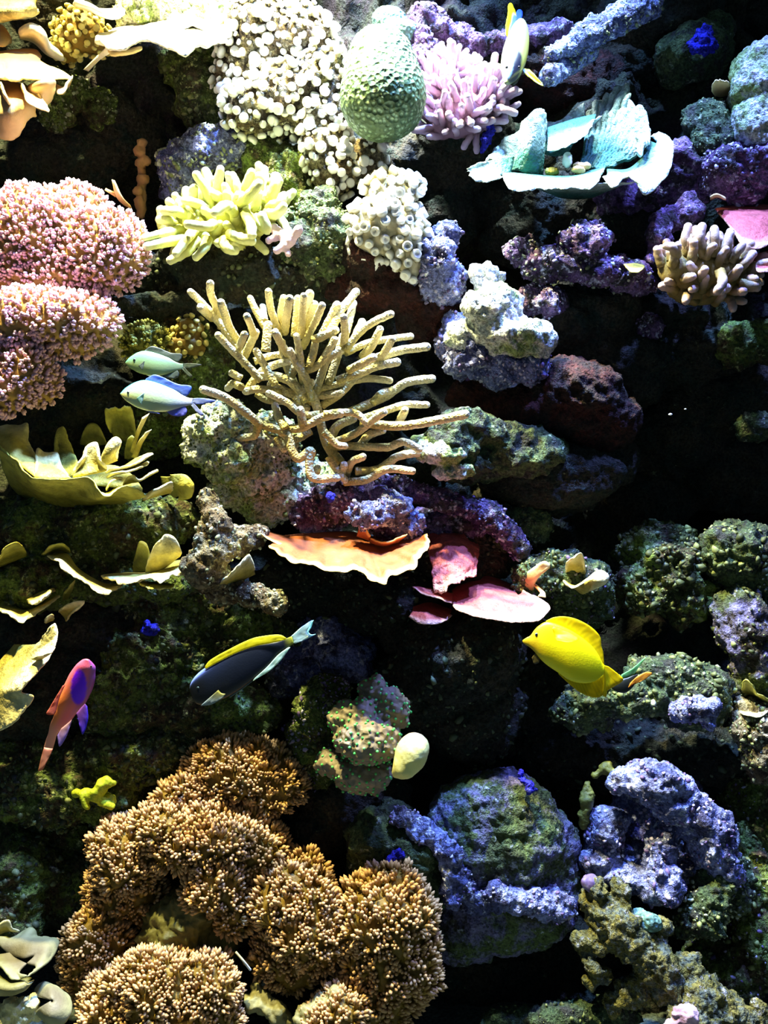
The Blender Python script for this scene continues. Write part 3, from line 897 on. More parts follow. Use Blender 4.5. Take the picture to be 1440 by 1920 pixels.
R('dark_rock', 'dark rock base under the big boulder', M_DARK,
  [(900, 1820, .1, 160, 50), (1050, 1790, .12, 100, 60), (760, 1840, .1, 80, 60), (1180, 1880, .06, 160, 44)], 9, 50, 0, 88)
R('rubble_rock', 'greenish rubble rock at the bottom edge right of centre', M_GREENGREY,
  [(1060, 1910, -.04, 70, 30), (1150, 1900, -.04, 50, 30), (960, 1915, -.02, 60, 24)], 6, 30, 4, 89, cr=[('olive_crust', M_KNOB, 14, 5)])
# ------------------------------------------------------------------ coral materials
M_BROWNC = attr_mat('brown_cauliflower', (142, 112, 32), (202, 158, 108), 0.3, 1.0, nscale=30, var=0.25, bump=0.15)
M_BROWNB = attr_mat('brown_cauliflower_base', (124, 96, 28), (124, 96, 28), nscale=40, var=0.4)
M_PINKC = attr_mat('pink_cauliflower', (172, 136, 76), (236, 186, 210), 0.2, 0.9, nscale=25, var=0.25, bump=0.15)
M_ROD = attr_mat('sea_rod', (182, 166, 96), (226, 214, 176), 0.0, 1.0, nscale=50, var=0.15, bump=0.9, bdist=0.0022, bscale=330, cell=True)
M_YFING = attr_mat('yellow_finger', (176, 176, 84), (222, 226, 170), 0.0, 1.0, nscale=40, var=0.15, bump=0.35, bscale=500)
M_LFING = attr_mat('lilac_finger', (150, 112, 130), (226, 196, 222), 0.0, 1.0, nscale=40, var=0.2, bump=0.35, bscale=500)
M_TFING = attr_mat('tan_finger', (120, 104, 54), (206, 176, 168), 0.2, 0.9, nscale=40, var=0.25, bump=0.35, bscale=500)
M_WHITEP = attr_mat('white_polyp', (150, 140, 100), (236, 236, 236), 0.2, 0.8, nscale=25, var=0.12, bump=0.1)
M_YELP = attr_mat('yellow_polyp', (120, 110, 50), (206, 190, 110), 0.2, 0.8, nscale=25, var=0.2, bump=0.1)
M_CUP = attr_mat('green_cup', (52, 108, 98), (206, 226, 218), 0.3, 1.0, nscale=60, var=0.5, bump=1.0, bdist=0.006, bscale=150)
M_YCAB = attr_mat('yellow_cabbage', (190, 172, 80), (248, 236, 180), 0.5, 1.0, nscale=55, var=0.45, bump=0.9, bdist=0.003, bscale=130)
M_YCAB2 = attr_mat('olive_cabbage', (110, 108, 40), (216, 206, 96), 0.5, 1.0, nscale=55, var=0.45, bump=0.9, bdist=0.003, bscale=130)
M_ORANGE = attr_mat('orange_plate', (158, 84, 46), (244, 196, 116), 0.86, 1.0, nscale=22, var=0.3, bump=0.6, bscale=230)
M_PINKPL = attr_mat('pink_plate', (188, 88, 82), (250, 196, 186), 0.86, 1.0, nscale=60, var=0.35, bump=1.0, bdist=0.004, bscale=150)
M_TAN = attr_mat('tan_fold', (176, 130, 84), (240, 214, 150), 0.4, 1.0, nscale=26, var=0.2, bump=0.3)
M_WHITEL = attr_mat('white_ledge', (200, 190, 160), (240, 238, 226), 0.3, 1.0, nscale=30, var=0.25, bump=0.6, bscale=150)
M_DOME = attr_mat('dome_brain', (76, 98, 66), (76, 98, 66), nscale=18, var=0.2, bump=1.0, bdist=0.004, bscale=135, cell=True, dots=(124, 150, 116))
M_TEALB = attr_mat('teal_brain', (90, 120, 108), (90, 120, 108), nscale=18, var=0.2, bump=1.0, bdist=0.003, bscale=170, cell=True, dots=(120, 170, 170))
M_DOT = attr_mat('dotted_flesh', (138, 124, 104), (138, 124, 104), nscale=24, var=0.3, bump=0.8, bdist=0.003, bscale=110, cell=True)
M_GREENDOT = attr_mat('green_dot', (60, 190, 90), (140, 255, 150), rough=0.3)
M_EGG = attr_mat('cream_sponge', (226, 220, 140), (214, 170, 120), 0.5, 1.0, nscale=30, var=0.1, bump=0.15)
M_MUSH = attr_mat('mushroom', (112, 104, 84), (150, 150, 108), 0.3, 1.0, nscale=26, var=0.3, bump=0.3)
M_OLIVES = attr_mat('olive_soft', (92, 88, 40), (150, 142, 96), 0.2, 1.0, nscale=30, var=0.35, bump=0.5, bscale=160)
M_SOFT = rock_mat('olive_soft_skin', [(96, 92, 42), (124, 116, 62), (96, 104, 96), (170, 170, 186)], 26, 0.58, 12.0)
M_LIME = attr_mat('lime_sponge', (150, 160, 20), (200, 206, 40), nscale=40, var=0.2, bump=0.4)
M_BLUEP = rock_mat('blue_light_patch', [(40, 40, 200), (60, 60, 230), (50, 40, 170), (120, 120, 250)], 40, 0.6, 3.3)  # saturated blue stands in for light of the blue lamp alone

NUB = {k: [nub_mesh(n, m, kd, s + 31 * i) for s in range(4)] for i, (k, n, m, kd) in enumerate([
    ('brown', 'branchlet', M_BROWNC, 'branchlet'), ('pink', 'branchlet', M_PINKC, 'twig'), ('bulb', 'polyp', M_WHITEP, 'bulb'),
    ('cup', 'polyp', M_WHITEP, 'cup'), ('ybulb', 'polyp', M_YELP, 'bulb'), ('ytwig', 'branchlet', M_YCAB2, 'twig')])}

def colony(name, label, cat, base_mat, blobs, nub, spacing, size, seed, part_name='branchlet', base_name='base', amp=5, szn=40, up=0.3,
           jit=0.15, face=-0.25, group=None, k=10.0, sink=0.15, keep=None, vox=4.2):
    V, F, dm = blob_surface(blobs, vox, k)
    V = rough_up(V, F, dm, amp, szn, 0, seed, 1.0)
    root = thing(name, label, cat, base_of(V), group)
    part(base_name, V, F, base_mat, root, t=np.zeros(len(V)))
    N = vnormals(V, F)
    rg = np.random.default_rng(seed)
    kp = None
    if keep is not None:
        kp = keep
    ids = poisson(V, N, S(spacing, dm), 1400, seed, face, kp)
    scatter_parts(root, part_name, NUB[nub], V, N, ids, S(size, dm), rg, up, jit, S(size, dm) * sink)
    return root

# ------------------------------------------------------------------ brown cauliflower corals, bottom left
BR = dict(cat='coral', base_mat=M_BROWNB, nub='brown', group='brown cauliflower corals at the bottom')
def brown(label, blobs, seed, spacing=12.5, size=15, **kw):
    colony('cauliflower_coral', label, BR['cat'], BR['base_mat'], blobs, 'brown', spacing, size, seed, group=BR['group'], amp=10, szn=46, up=0.65, **kw)
brown('topmost brown cauliflower coral, just below the black and yellow fish',
      [(450, 1440, .0, 95, 50, 50), (520, 1470, .0, 50, 44), (400, 1470, .0, 60, 40)], 201, 11.5, 13)
brown('largest brown cauliflower coral, its left side fanning toward the dark hollow',
      [(390, 1570, -.03, 110, 54, 55), (320, 1560, -.03, 70, 50), (470, 1590, -.02, 60, 50), (240, 1600, -.02, 60, 60), (360, 1500, -.01, 60, 30)], 202)
brown('brown cauliflower coral lobe hanging in shade at the left under the largest one',
      [(235, 1670, -.01, 64, 54, 40), (180, 1770, -.03, 56, 60, 40), (160, 1830, -.03, 40, 40, 30)], 203, 12.5, 14)
brown('small brown cauliflower coral lobe in the middle over the olive stalk',
      [(400, 1660, -.05, 54, 50, 40), (430, 1700, -.04, 36, 44, 34)], 204)
brown('brown cauliflower coral in the centre right, beside the rounded one',
      [(550, 1690, -.05, 70, 60, 45), (590, 1740, -.06, 70, 70, 45), (540, 1790, -.04, 60, 60, 40), (560, 1640, -.03, 40, 30)], 205)
brown('rounded dome brown cauliflower coral furthest right beside the grey green rock',
      [(725, 1720, -.06, 82, 80, 60), (730, 1800, -.05, 82, 90, 60), (700, 1870, -.05, 70, 60, 50)], 206, 14, 16.5)
brown('lowest brown cauliflower coral along the bottom edge left of centre',
      [(300, 1850, -.09, 90, 60, 55), (230, 1890, -.08, 70, 60, 50), (380, 1860, -.09, 60, 60, 45), (330, 1920, -.1, 110, 40)], 207)
brown('small brown cauliflower coral lump at the bottom edge right of centre',
      [(640, 1895, -.1, 34, 34), (610, 1920, -.1, 36, 30)], 208)
# stalk of the middle lobe
V, F, dm = blob_surface([((380, 1680, -.03), (330, 1760, -.03), 40, 60), ((330, 1740, -.03), (350, 1800, -.01), 56, 40), ((420, 1700, -.02), (400, 1790, .0), 30, 40)], 3.6, 16)
V = rough_up(V, F, dm, 9, 34, 6, 209)
single('coral_stalk', V, F, M_OLIVES, 'olive stalk of coral below the middle brown lobe', 'coral', t=np.clip((V[:, 2] - V[:, 2].min()) / np.ptp(V[:, 2]), 0, 1) * 0.4)
for i, (lab, bl) in enumerate([
        ('pale cup rim of coral below the lowest brown lobe at the bottom edge', [((575, 1905, -.1), (630, 1870, -.1), 16, 20), ((570, 1910, -.1), (600, 1930, -.1), 20, 22)]),
        ('pale green folded coral between the two bottom brown corals', [((470, 1880, -.07), (520, 1900, -.08), 14, 16), ((480, 1850, -.06), (500, 1880, -.07), 10, 12), ((520, 1900, -.08), (540, 1930, -.08), 16, 16)])]):
    V, F, dm = blob_surface(bl, 3.2, 10)
    V = rough_up(V, F, dm, 5, 24, 4, 211 + i)
    single('soft_coral', V, F, M_OLIVES, lab, 'coral', t=np.full(len(V), 0.8))

# ------------------------------------------------------------------ pink cauliflower corals, left
PK = 'pink cauliflower corals on the left'
colony('cauliflower_coral', 'large pink cauliflower coral at the left edge, uppermost of three', 'coral', M_PINKC,
       [(70, 440, .02, 110, 85, 60), (150, 400, .04, 50, 50, 40), (190, 470, .01, 85, 75, 50), (100, 510, .02, 110, 50, 50), (20, 480, .03, 70, 70, 50)],
       'pink', 8.8, 10.5, 221, amp=7, group=PK)
colony('cauliflower_coral', 'pink and orange cauliflower coral at the left edge, middle of three', 'coral', M_PINKC,
       [(95, 600, -.02, 105, 45, 50), (160, 600, -.01, 55, 44, 40), (40, 600, -.02, 70, 50, 50), (130, 640, .0, 50, 26, 30)],
       'pink', 9.5, 11.5, 222, amp=7, group=PK)
colony('cauliflower_coral', 'smaller pinkish yellow cauliflower coral at the left edge, lowest of three', 'coral', M_PINKC,
       [(40, 690, -.02, 54, 44, 40), (10, 720, -.02, 50, 50, 40), (70, 720, .0, 34, 34, 30)],
       'pink', 9.5, 11.5, 223, amp=7, group=PK)

# ------------------------------------------------------------------ white button polyps, top middle
WP = 'white button polyp colonies at the top'
def on_rock(name, label, rock_label, nub, spacing, size, seed, cat='coral', keep=None, group=None, up=0.4, face=-0.1, part_name='polyp'):
    V, F, dm, ro = SURF[rock_label]
    N = vnormals(V, F)
    ids = poisson(V, N, S(spacing, dm), 300, seed, face, keep)
    root = thing(name, label, cat, base_of(V[ids]), group)
    scatter_parts(root, part_name, NUB[nub], V, N, ids, S(size, dm), np.random.default_rng(seed), up, 0.25, S(size, dm) * .1, var=0.45)
on_rock('button_polyps', 'upper colony of white button polyps at the top', 'rough rock under the upper left white button polyps', 'bulb', 15, 13, 231, group=WP)
on_rock('button_polyps', 'middle colony of white button polyps left of the dome coral', 'rough rock under the middle white button polyps', 'bulb', 14.5, 13, 232, group=WP)
on_rock('button_polyps', 'lower trail of white button polyps under the dome coral', 'narrow rock under the lower white button polyps left of the dome coral', 'bulb', 15, 13, 233, group=WP)
colony('button_polyps', 'white cup polyp cluster left of the vivid blue rock', 'coral', M_WHITEL,
       [(735, 365, .06, 52, 34, 34), (720, 420, .05, 62, 40, 36), (765, 450, .05, 34, 44, 30), (700, 460, .06, 34, 30, 26), (775, 495, .06, 24, 26, 20)],
       'cup', 14.5, 15.5, 234, part_name='polyp', up=0.3, jit=0.3)
colony('polyp_bush', 'brown bushy polyp coral near the top left corner', 'coral', M_BROWNB,
       [(150, 60, .14, 44, 38, 34), (185, 75, .15, 30, 28, 26), (125, 90, .16, 26, 26, 24)], 'ybulb', 11, 9, 235, part_name='polyp', jit=0.5)
colony('polyp_bush', 'small yellow feathery coral above the pair of pale green fish', 'coral', M_YCAB2,
       [(275, 640, .06, 34, 30, 24), (255, 645, .06, 20, 24, 20)], 'ytwig', 9, 11, 236, jit=0.35)
colony('polyp_bush', 'orange brown polyp clump right of the yellow feathery coral', 'coral', M_BROWNB,
       [(355, 615, .08, 24, 18, 18), (340, 645, .08, 30, 18, 18), (365, 650, .08, 20, 20, 18)], 'ybulb', 12, 9, 237, part_name='polyp', jit=0.4)

# ------------------------------------------------------------------ finger corals
def finger_coral(name, label, mat, base_blobs, fingers, r, seed, n_rand=0, ln=40, cat='coral', finger='finger', knob=0.08, up=0.6, taper=0.8, k=12, face=0.0, spacing=20):
    V, F, dm = blob_surface(base_blobs, 3.6, k)
    V = rough_up(V, F, dm, 4, 40, 0, seed, 0.8)
    root = thing(name, label, cat, base_of(V))
    part('base', V, F, mat, root, t=np.zeros(len(V)))
    rg = np.random.default_rng(seed)
    N = vnormals(V, F)
    paths = []
    for f in fingers:
        paths.append((PP(f), r * rg.uniform(.88, 1.12)))
    if n_rand:
        for i in poisson(V, N, S(spacing, dm), n_rand, seed, face):
            dr = N[i] + np.array([0, -0.1, up]) + rg.normal(0, .3, 3)
            dr /= np.linalg.norm(dr)
            L = S(ln * rg.uniform(.7, 1.25), dm)
            p = V[i]
            bend = rg.normal(0, .25, 3)
            paths.append((np.array([p - dr * S(r, dm) * .6, p + dr * L * .5 + bend * L * .15, p + (dr + bend * .5) * L]), r * rg.uniform(.85, 1.1)))
    for j, (p, rr) in enumerate(paths):
        u = S(rr, p[:, 1].mean())
        rad = np.linspace(1.0, taper, len(p)) * u
        v, f, t = tube(p, rad, max(10, 5 * len(p)), 10, knob, seed + j)
        part(finger, v, f, mat, root, t=t)
    return root

finger_coral('finger_coral', 'yellow green finger leather coral in the upper left middle', M_YFING,
    [(400, 410, .07, 70, 34, 34), (350, 440, .06, 50, 24, 28), (460, 390, .07, 50, 40, 34), (440, 440, .07, 50, 20, 24), (500, 380, .08, 28, 40, 26)],
    [[(395, 395, .05), (385, 355, .03), (368, 328, .02)], [(407, 380, .06), (409, 345, .05), (413, 318, .04)], [(398, 380, .07), (393, 345, .06), (386, 322, .06)],
     [(450, 380, .06), (445, 350, .05), (436, 330, .05)], [(385, 390, .04), (365, 380, .02), (346, 376, .02)], [(360, 410, .04), (335, 398, .02), (308, 395, .02)],
     [(340, 430, .04), (305, 438, .01), (272, 446, .0)], [(345, 448, .03), (310, 455, .01), (276, 462, .0)], [(370, 450, .03), (345, 475, .01), (320, 488, .0)],
     [(365, 430, .02), (348, 452, .0), (330, 475, -.01)], [(390, 450, .03), (380, 470, .01), (368, 482, .01)], [(430, 440, .03), (455, 448, .01), (472, 452, .01)],
     [(480, 400, .05), (490, 350, .06), (495, 318, .07)], [(500, 380, .05), (515, 350, .04), (518, 332, .04)], [(505, 390, .05), (525, 380, .03), (532, 368, .03)],
     [(500, 400, .05), (520, 400, .03), (531, 388, .02)], [(480, 410, .04), (500, 430, .02), (492, 405, .01)], [(460, 400, .03), (470, 420, .01), (473, 440, .0)],
     [(400, 420, .03), (385, 425, .0), (352, 420, -.01)], [(440, 400, .03), (425, 385, .0), (402, 398, -.02)], [(450, 380, .03), (470, 365, .01), (485, 345, .0)],
     [(520, 400, .08), (535, 425, .07), (545, 440, .06)], [(330, 425, .05), (318, 415, .03), (300, 412, .03)], [(420, 450, .04), (425, 465, .02), (440, 470, .02)]],
    10.5, 241, n_rand=60, ln=24, spacing=17, knob=.22)
finger_coral('finger_coral', 'lilac finger coral at the top, right of the dome coral', M_LFING,
    [(870, 210, .12, 60, 44, 40), (850, 160, .13, 44, 44, 34), (910, 190, .13, 44, 40, 34), (830, 230, .13, 30, 30, 26)],
    [[(880, 180, .1), (884, 150, .09), (886, 128, .09)], [(920, 200, .1), (945, 205, .08), (965, 212, .08)], [(930, 190, .1), (940, 170, .08), (948, 160, .08)]],
    6.8, 242, n_rand=120, ln=27, spacing=11, up=0.5, taper=0.9, knob=.25)
finger_coral('leather_coral', 'tan and purple finger leather coral at the right edge', M_TFING,
    [(1320, 510, .03, 75, 44, 44), (1270, 500, .03, 34, 34, 34), (1370, 510, .03, 40, 40, 34), (1320, 545, .05, 70, 24, 34)],
    [[(1300, 480, .01), (1285, 450, .0), (1290, 425, .0)], [(1320, 480, .0), (1312, 450, -.01), (1316, 425, -.01)], [(1340, 480, .0), (1340, 450, -.01), (1340, 430, -.01)],
     [(1350, 490, .0), (1362, 460, -.01), (1368, 440, -.01)], [(1370, 490, .0), (1385, 470, -.01), (1392, 460, -.01)], [(1380, 510, .0), (1400, 490, -.01), (1408, 480, -.01)],
     [(1390, 530, .0), (1412, 535, -.01), (1425, 530, -.01)], [(1350, 510, -.01), (1355, 530, -.03), (1345, 545, -.03)], [(1270, 480, .0), (1262, 465, -.01), (1250, 462, -.01)]],
    9.5, 243, n_rand=60, ln=25, spacing=15, up=0.9, knob=.25)

# cream sea rod (gorgonian)
g = crop(330, 500, 2.526)
ROD = [[(330,470),(270,360),(200,260),(130,180),(70,120)], [(215,290),(190,190),(165,130),(162,80)], [(290,350),(250,280),(230,220),(213,170)],
 [(170,240),(118,195)], [(400,540),(340,470),(270,400),(200,325)], [(290,400),(325,320)], [(320,430),(350,370),(378,312)], [(430,300),(395,240),(370,190),(352,150)],
 [(420,260),(410,190)], [(490,330),(465,250),(445,180),(438,118)], [(370,330),(355,280),(335,235)], [(425,400),(430,330),(437,275)], [(540,430),(500,370),(470,312)],
 [(520,290),(500,220),(510,150)], [(515,310),(525,230),(538,152)], [(560,330),(570,240),(576,150)], [(590,330),(598,240),(605,140)], [(600,300),(618,210),(634,128)],
 [(600,380),(640,300),(670,240),(692,185)], [(630,290),(655,180)], [(690,330),(730,250),(762,182)], [(720,330),(780,210),(820,160),(852,120)], [(800,330),(822,250),(840,172)],
 [(790,400),(800,320),(795,240)], [(800,400),(870,310),(940,260),(1017,225)], [(850,330),(882,262)], [(800,410),(900,365),(1000,345),(1112,330)], [(880,430),(930,370),(966,298)],
 [(860,470),(960,430),(1070,395),(1187,380)], [(930,470),(985,410),(1022,345)], [(760,540),(880,500),(960,470),(1047,452)], [(820,490),(935,430)], [(600,500),(680,460),(720,400),(752,345)],
 [(630,470),(650,410),(662,345)], [(650,350),(755,302)], [(370,450),(440,425),(505,415)], [(340,580),(400,500),(470,465),(530,450)], [(540,520),(578,450)], [(310,530),(265,505)],
 [(310,570),(270,555),(245,575)], [(400,750),(330,690),(230,620),(130,582)], [(390,750),(370,800),(310,810),(245,815)], [(520,770),(490,720),(470,660)], [(520,770),(600,760),(690,715),(780,695)],
 [(600,750),(590,680)], [(640,610),(700,610),(782,598)], [(800,700),(1000,610),(1090,550),(1212,530)], [(640,590),(800,550),(900,530),(1012,540)], [(930,650),(975,600),(1028,585)],
 [(880,720),(1000,680),(1080,655),(1187,655)], [(880,740),(1050,755),(1200,735),(1370,700)], [(1050,750),(1085,680)], [(730,840),(850,790),(940,720),(985,690)], [(870,850),(910,800),(978,775)],
 [(720,850),(850,850),(1000,855),(1080,830),(1150,865)], [(850,970),(960,960),(1050,900),(1155,880)], [(800,1020),(900,1010),(1000,960),(1118,968)], [(800,1010),(830,930),(885,900)],
 [(780,1000),(797,940)], [(400,745),(520,790),(550,870),(580,910),(640,870),(630,930),(650,1000),(760,1000)], [(650,1005),(670,955)], [(480,810),(512,862)], [(570,640),(610,580),(640,550)],
 [(380,600),(430,630),(520,640),(620,670)], [(620,640),(560,560),(480,520),(400,520)], [(640,640),(620,540),(560,440),(540,400)], [(660,640),(680,540),(720,440),(780,400)], [(690,660),(780,600),(860,520),(920,480)],
 [(700,700),(800,690),(860,700),(900,740)], [(680,700),(600,700),(520,640),(440,600)], [(700,780),(760,840),(800,850)], [(720,900),(760,960),(800,1010)], [(560,560),(520,450),(500,360)], [(600,560),(590,440),(570,330)],
 [(720,560),(760,440),(790,330)], [(470,560),(420,470),(380,400)], [(500,600),(400,580),(330,590)], [(640,780),(560,820),(500,790)]]
TRUNK = [[(780,930),(720,850),(690,760),(660,640),(620,560)], [(720,850),(760,760),(840,720)], [(660,640),(540,600),(450,560)]]
rg = np.random.default_rng(251)
root = thing('sea_rod', 'large cream finger branched sea rod in the centre left', 'coral', P(330 + 780 / 2.526, 500 + 950 / 2.526, .05))
for j, f in enumerate(TRUNK):
    q = g(f)
    p = PP([(a, b, .03 - .02 * i / len(q)) for i, (a, b, _) in enumerate(q)])
    v, fc, t = tube(p, np.linspace(S(10), S(8), len(p)), 26, 12, 0.08, j)
    part('trunk', v, fc, M_ROD, root, t=t)
for j, f in enumerate(ROD):
    q = g(f)
    cx, cy = q[-1][0], q[-1][1]
    dist = math.hypot(cx - 590, cy - 770) / 250
    front = rg.uniform(-0.11, 0.05) if j < 58 else rg.uniform(-.04, .03)
    b0 = rg.uniform(-.01, .03)
    p = PP([(a, b, b0 + (front - b0) * (i / (len(q) - 1)) * min(1, dist)) for i, (a, b, _) in enumerate(q)])
    rr = S(rg.uniform(7.0, 8.8))
    v, fc, t = tube(p, np.linspace(rr, rr * .92, len(p)), 9 * len(p), 12, 0.15, 260 + j)
    part('branch', v, fc, M_ROD, root, t=t)

# ------------------------------------------------------------------ domes and brains
def dome(name, label, mat, blobs, seed, amp=2, size=60, k=30, cat='coral', bump=0.0, freq=9):
    V, F, dm = blob_surface(blobs, 3.0, k)
    u = S(1, dm)
    n = vnormals(V, F)
    V = V + n * (amp * fbm(V, 1 / (size * u), 3, seed) * 1.6 * u)[:, None]
    if bump:
        V = V + n * (bump * u * (0.5 - worley(V, 1 / (freq * u), seed)))[:, None]
    root = thing(name, label, cat, base_of(V))
    part('body', V, F, mat, root, t=np.zeros(len(V)))
    return root, V, F, dm
dome('brain_coral', 'large egg shaped dome coral with honeycomb skin at the top centre', M_DOME,
     [(718, 182, .06, 81, 80, 78), (715, 120, .07, 62, 56, 58), (712, 84, .08, 40, 30, 36)], 271, 2, 70, 40, bump=3.0, freq=8.5)
dome('brain_coral', 'small teal honeycomb coral behind the top of the dome coral', M_TEALB,
     [(730, 40, .17, 34, 26, 26), (755, 60, .15, 34, 20, 24)], 272, 3, 30, 16, bump=2.4, freq=6)
root, V, F, dm = dome('dotted_coral', 'grey coral with bright green dots at the bottom centre', M_DOT,
     [(690, 1390, -.07, 62, 44, 44), (665, 1350, -.05, 46, 44, 40), (738, 1330, -.05, 32, 40, 30), (700, 1295, -.03, 28, 30, 26), (680, 1450, -.04, 56, 36, 40), (620, 1430, -.03, 30, 24, 24)], 273, 9, 36, 12, bump=10.0, freq=14)
N = vnormals(V, F)
ids = poisson(V, N, S(11, dm), 260, 5, -0.05)
it = [(ICO1[0] * S(3.0, dm) + V[i] + N[i] * S(.6, dm), ICO1[1]) for i in ids]
v, f = merge(it)
part('green_dots', v, f, M_GREENDOT, root, t=np.repeat(np.random.default_rng(3).random(len(ids)), len(ICO1[0])), kind='stuff', label='bright green polyp dots')
# cream egg shaped sponge
V, F, dm = blob_surface([((757, 1438, -.10), (780, 1400, -.10), 20, 23), (772, 1414, -.10, 29, 34, 26), ((742, 1452, -.095), (757, 1440, -.10), 6, 16)], 2.4, 14)
V = rough_up(V, F, dm, 1.2, 40, 0, 274, 0.3)
single('egg_sponge', V, F, M_EGG, 'cream egg shaped sponge beside the green dotted coral', 'sponge', t=np.clip((V[:, 2] - V[:, 2].min()) / np.ptp(V[:, 2]), 0, 1) ** 3)
# ------------------------------------------------------------------ plate and leaf corals
def leafy(name, label, cat, sheets, group=None):
    """sheets: (part_name, mat, curves, kwargs)"""
    built = []
    for s in sheets:
        kw = dict(s[3]) if len(s) > 3 else {}
        built.append((s[0], s[1], loft(s[2], **kw)))
    allv = np.concatenate([b[2][0] for b in built])
    root = thing(name, label, cat, base_of(allv), group)
    for n, m, (V, F, t) in built:
        part(n, V, F, m, root, t=t)
    return root

# --- green cup coral, upper right
c = crop(860, 150, 3.349)
def cc(*pts):
    return c(pts)
leafy('cup_coral', 'pale green ruffled cup coral at the upper right', 'coral', [
    ('front_rim', M_CUP, [cc((270, 575, .07), (420, 590, .07), (560, 600, .07), (700, 600, .07), (860, 560, .07), (930, 540, .07)),
                          cc((275, 600, .04), (420, 625, .03), (560, 635, .03), (700, 630, .03), (850, 600, .04), (915, 560, .05)),
                          cc((285, 640, .02), (340, 690, .01), (470, 692, .01), (640, 680, .01), (840, 672, .01), (910, 575, .03))], dict(nu=70, nv=12, thick=4, amp=3, seed=1, fine=3.5, jag=.12)),
    ('side_flap', M_CUP, [cc((350, 480, .08), (340, 540, .07), (320, 600, .06)), cc((230, 500, .06), (230, 560, .05), (260, 600, .04)), cc((120, 520, .03), (55, 575, .02), (160, 642, .02), (275, 610, .03))],
     dict(nu=40, nv=14, thick=4, amp=4, seed=2, fine=3.5, jag=.1)),
    ('side_wall', M_CUP, [cc((260, 580, .08), (380, 570, .09), (470, 590, .09)), cc((210, 500, .09), (350, 470, .10), (470, 480, .10)), cc((165, 510, .09), (210, 450, .10), (290, 370, .11), (400, 310, .12), (480, 400, .11))],
     dict(nu=50, nv=16, thick=4, amp=4, seed=3, fine=3.5, jag=.1)),
    ('ridge_frond', M_CUP, [cc((380, 570, .07), (440, 590, .07), (530, 600, .08)), cc((370, 430, .07), (450, 420, .05), (540, 450, .08)), cc((395, 260, .07), (480, 185, .06), (530, 195, .07), (545, 280, .10))],
     dict(nu=40, nv=20, thick=5, amp=4, seed=4, fine=3.5)),
    ('inner_frond', M_CUP, [cc((520, 460, .10), (600, 480, .11), (680, 470, .12)), cc((530, 320, .11), (620, 330, .12), (760, 330, .13)), cc((540, 265, .12), (640, 255, .13), (780, 150, .15), (790, 220, .14))],
     dict(nu=44, nv=16, thick=5, amp=4, seed=5, fine=3.5)),
    ('curled_frond', M_CUP, [cc((555, 300, .09), (640, 270, .10), (740, 240, .11), (860, 215, .12)), cc((560, 380, .07), (660, 350, .07), (760, 320, .08), (860, 260, .09)), cc((555, 445, .05), (690, 415, .04), (790, 350, .05), (850, 260, .06), (900, 225, .08))],
     dict(nu=44, nv=14, thick=4, amp=3, seed=6, fine=3.5)),
    ('back_frond', M_CUP, [cc((760, 560, .09), (830, 560, .08), (900, 560, .07), (960, 540, .06)), cc((790, 390, .13), (900, 380, .12), (1010, 420, .09), (1100, 480, .06)),
                           cc((800, 220, .16), (920, 220, .15), (1060, 280, .12), (1150, 400, .06)), cc((790, 210, .17), (900, 110, .17), (1000, 40, .17), (1062, 60, .16), (1075, 150, .15), (1165, 160, .13), (1195, 260, .10), (1190, 390, .05), (1110, 490, .03))],
     dict(nu=110, nv=50, thick=5, amp=9, freq=26, ridge=.35, seed=7, fine=3.5, rim_only=False, jag=.06)),
    ('outer_flap', M_CUP, [cc((930, 560, .06), (1060, 560, .06), (1150, 480, .07), (1195, 380, .09)), cc((930, 600, .04), (1060, 590, .03), (1190, 540, .04), (1250, 400, .07)),
                           cc((900, 615, .03), (970, 675, .01), (1050, 610, .02), (1110, 640, .0), (1180, 712, .0), (1290, 620, .01), (1355, 440, .03), (1330, 370, .06), (1260, 325, .08), (1205, 350, .09))],
     dict(nu=80, nv=16, thick=5, amp=4, seed=8, fine=3.5, jag=.05)),
    ('underside', M_CUP, [cc((640, 740, .12), (740, 750, .12), (840, 740, .12)), cc((430, 660, .08), (700, 680, .07), (1000, 670, .08)), cc((340, 640, .05), (700, 650, .04), (1110, 640, .05))], dict(nu=40, nv=10, thick=4, amp=3, seed=9, fine=3.5)),
])
# small pieces of growth inside the cup
for i, (x, y, rx, ry, m, lab) in enumerate([
        (1083, 318, 12, 7, M_TAN, 'small tan knob inside the green cup coral, lower of two'), (1090, 310, 16, 6, M_TAN, 'small tan knob inside the green cup coral, upper of two'),
        (1063, 300, 8, 14, M_WHITEP, 'lilac white chip inside the green cup coral'), (1033, 322, 12, 7, M_YCAB2, 'small olive lump at the front of the green cup coral')]):
    V, F, dm = blob_surface([(x, y, .055 + .004 * i, rx, ry, ry), (x + rx * .5, y + 2, .055 + .004 * i, rx * .6, ry * .8, ry)], 2.4, 5)
    V = rough_up(V, F, dm, 2, 12, 0, 300 + i, .5)
    single('coral_nub', V, F, m, lab, 'coral', t=np.full(len(V), .7))

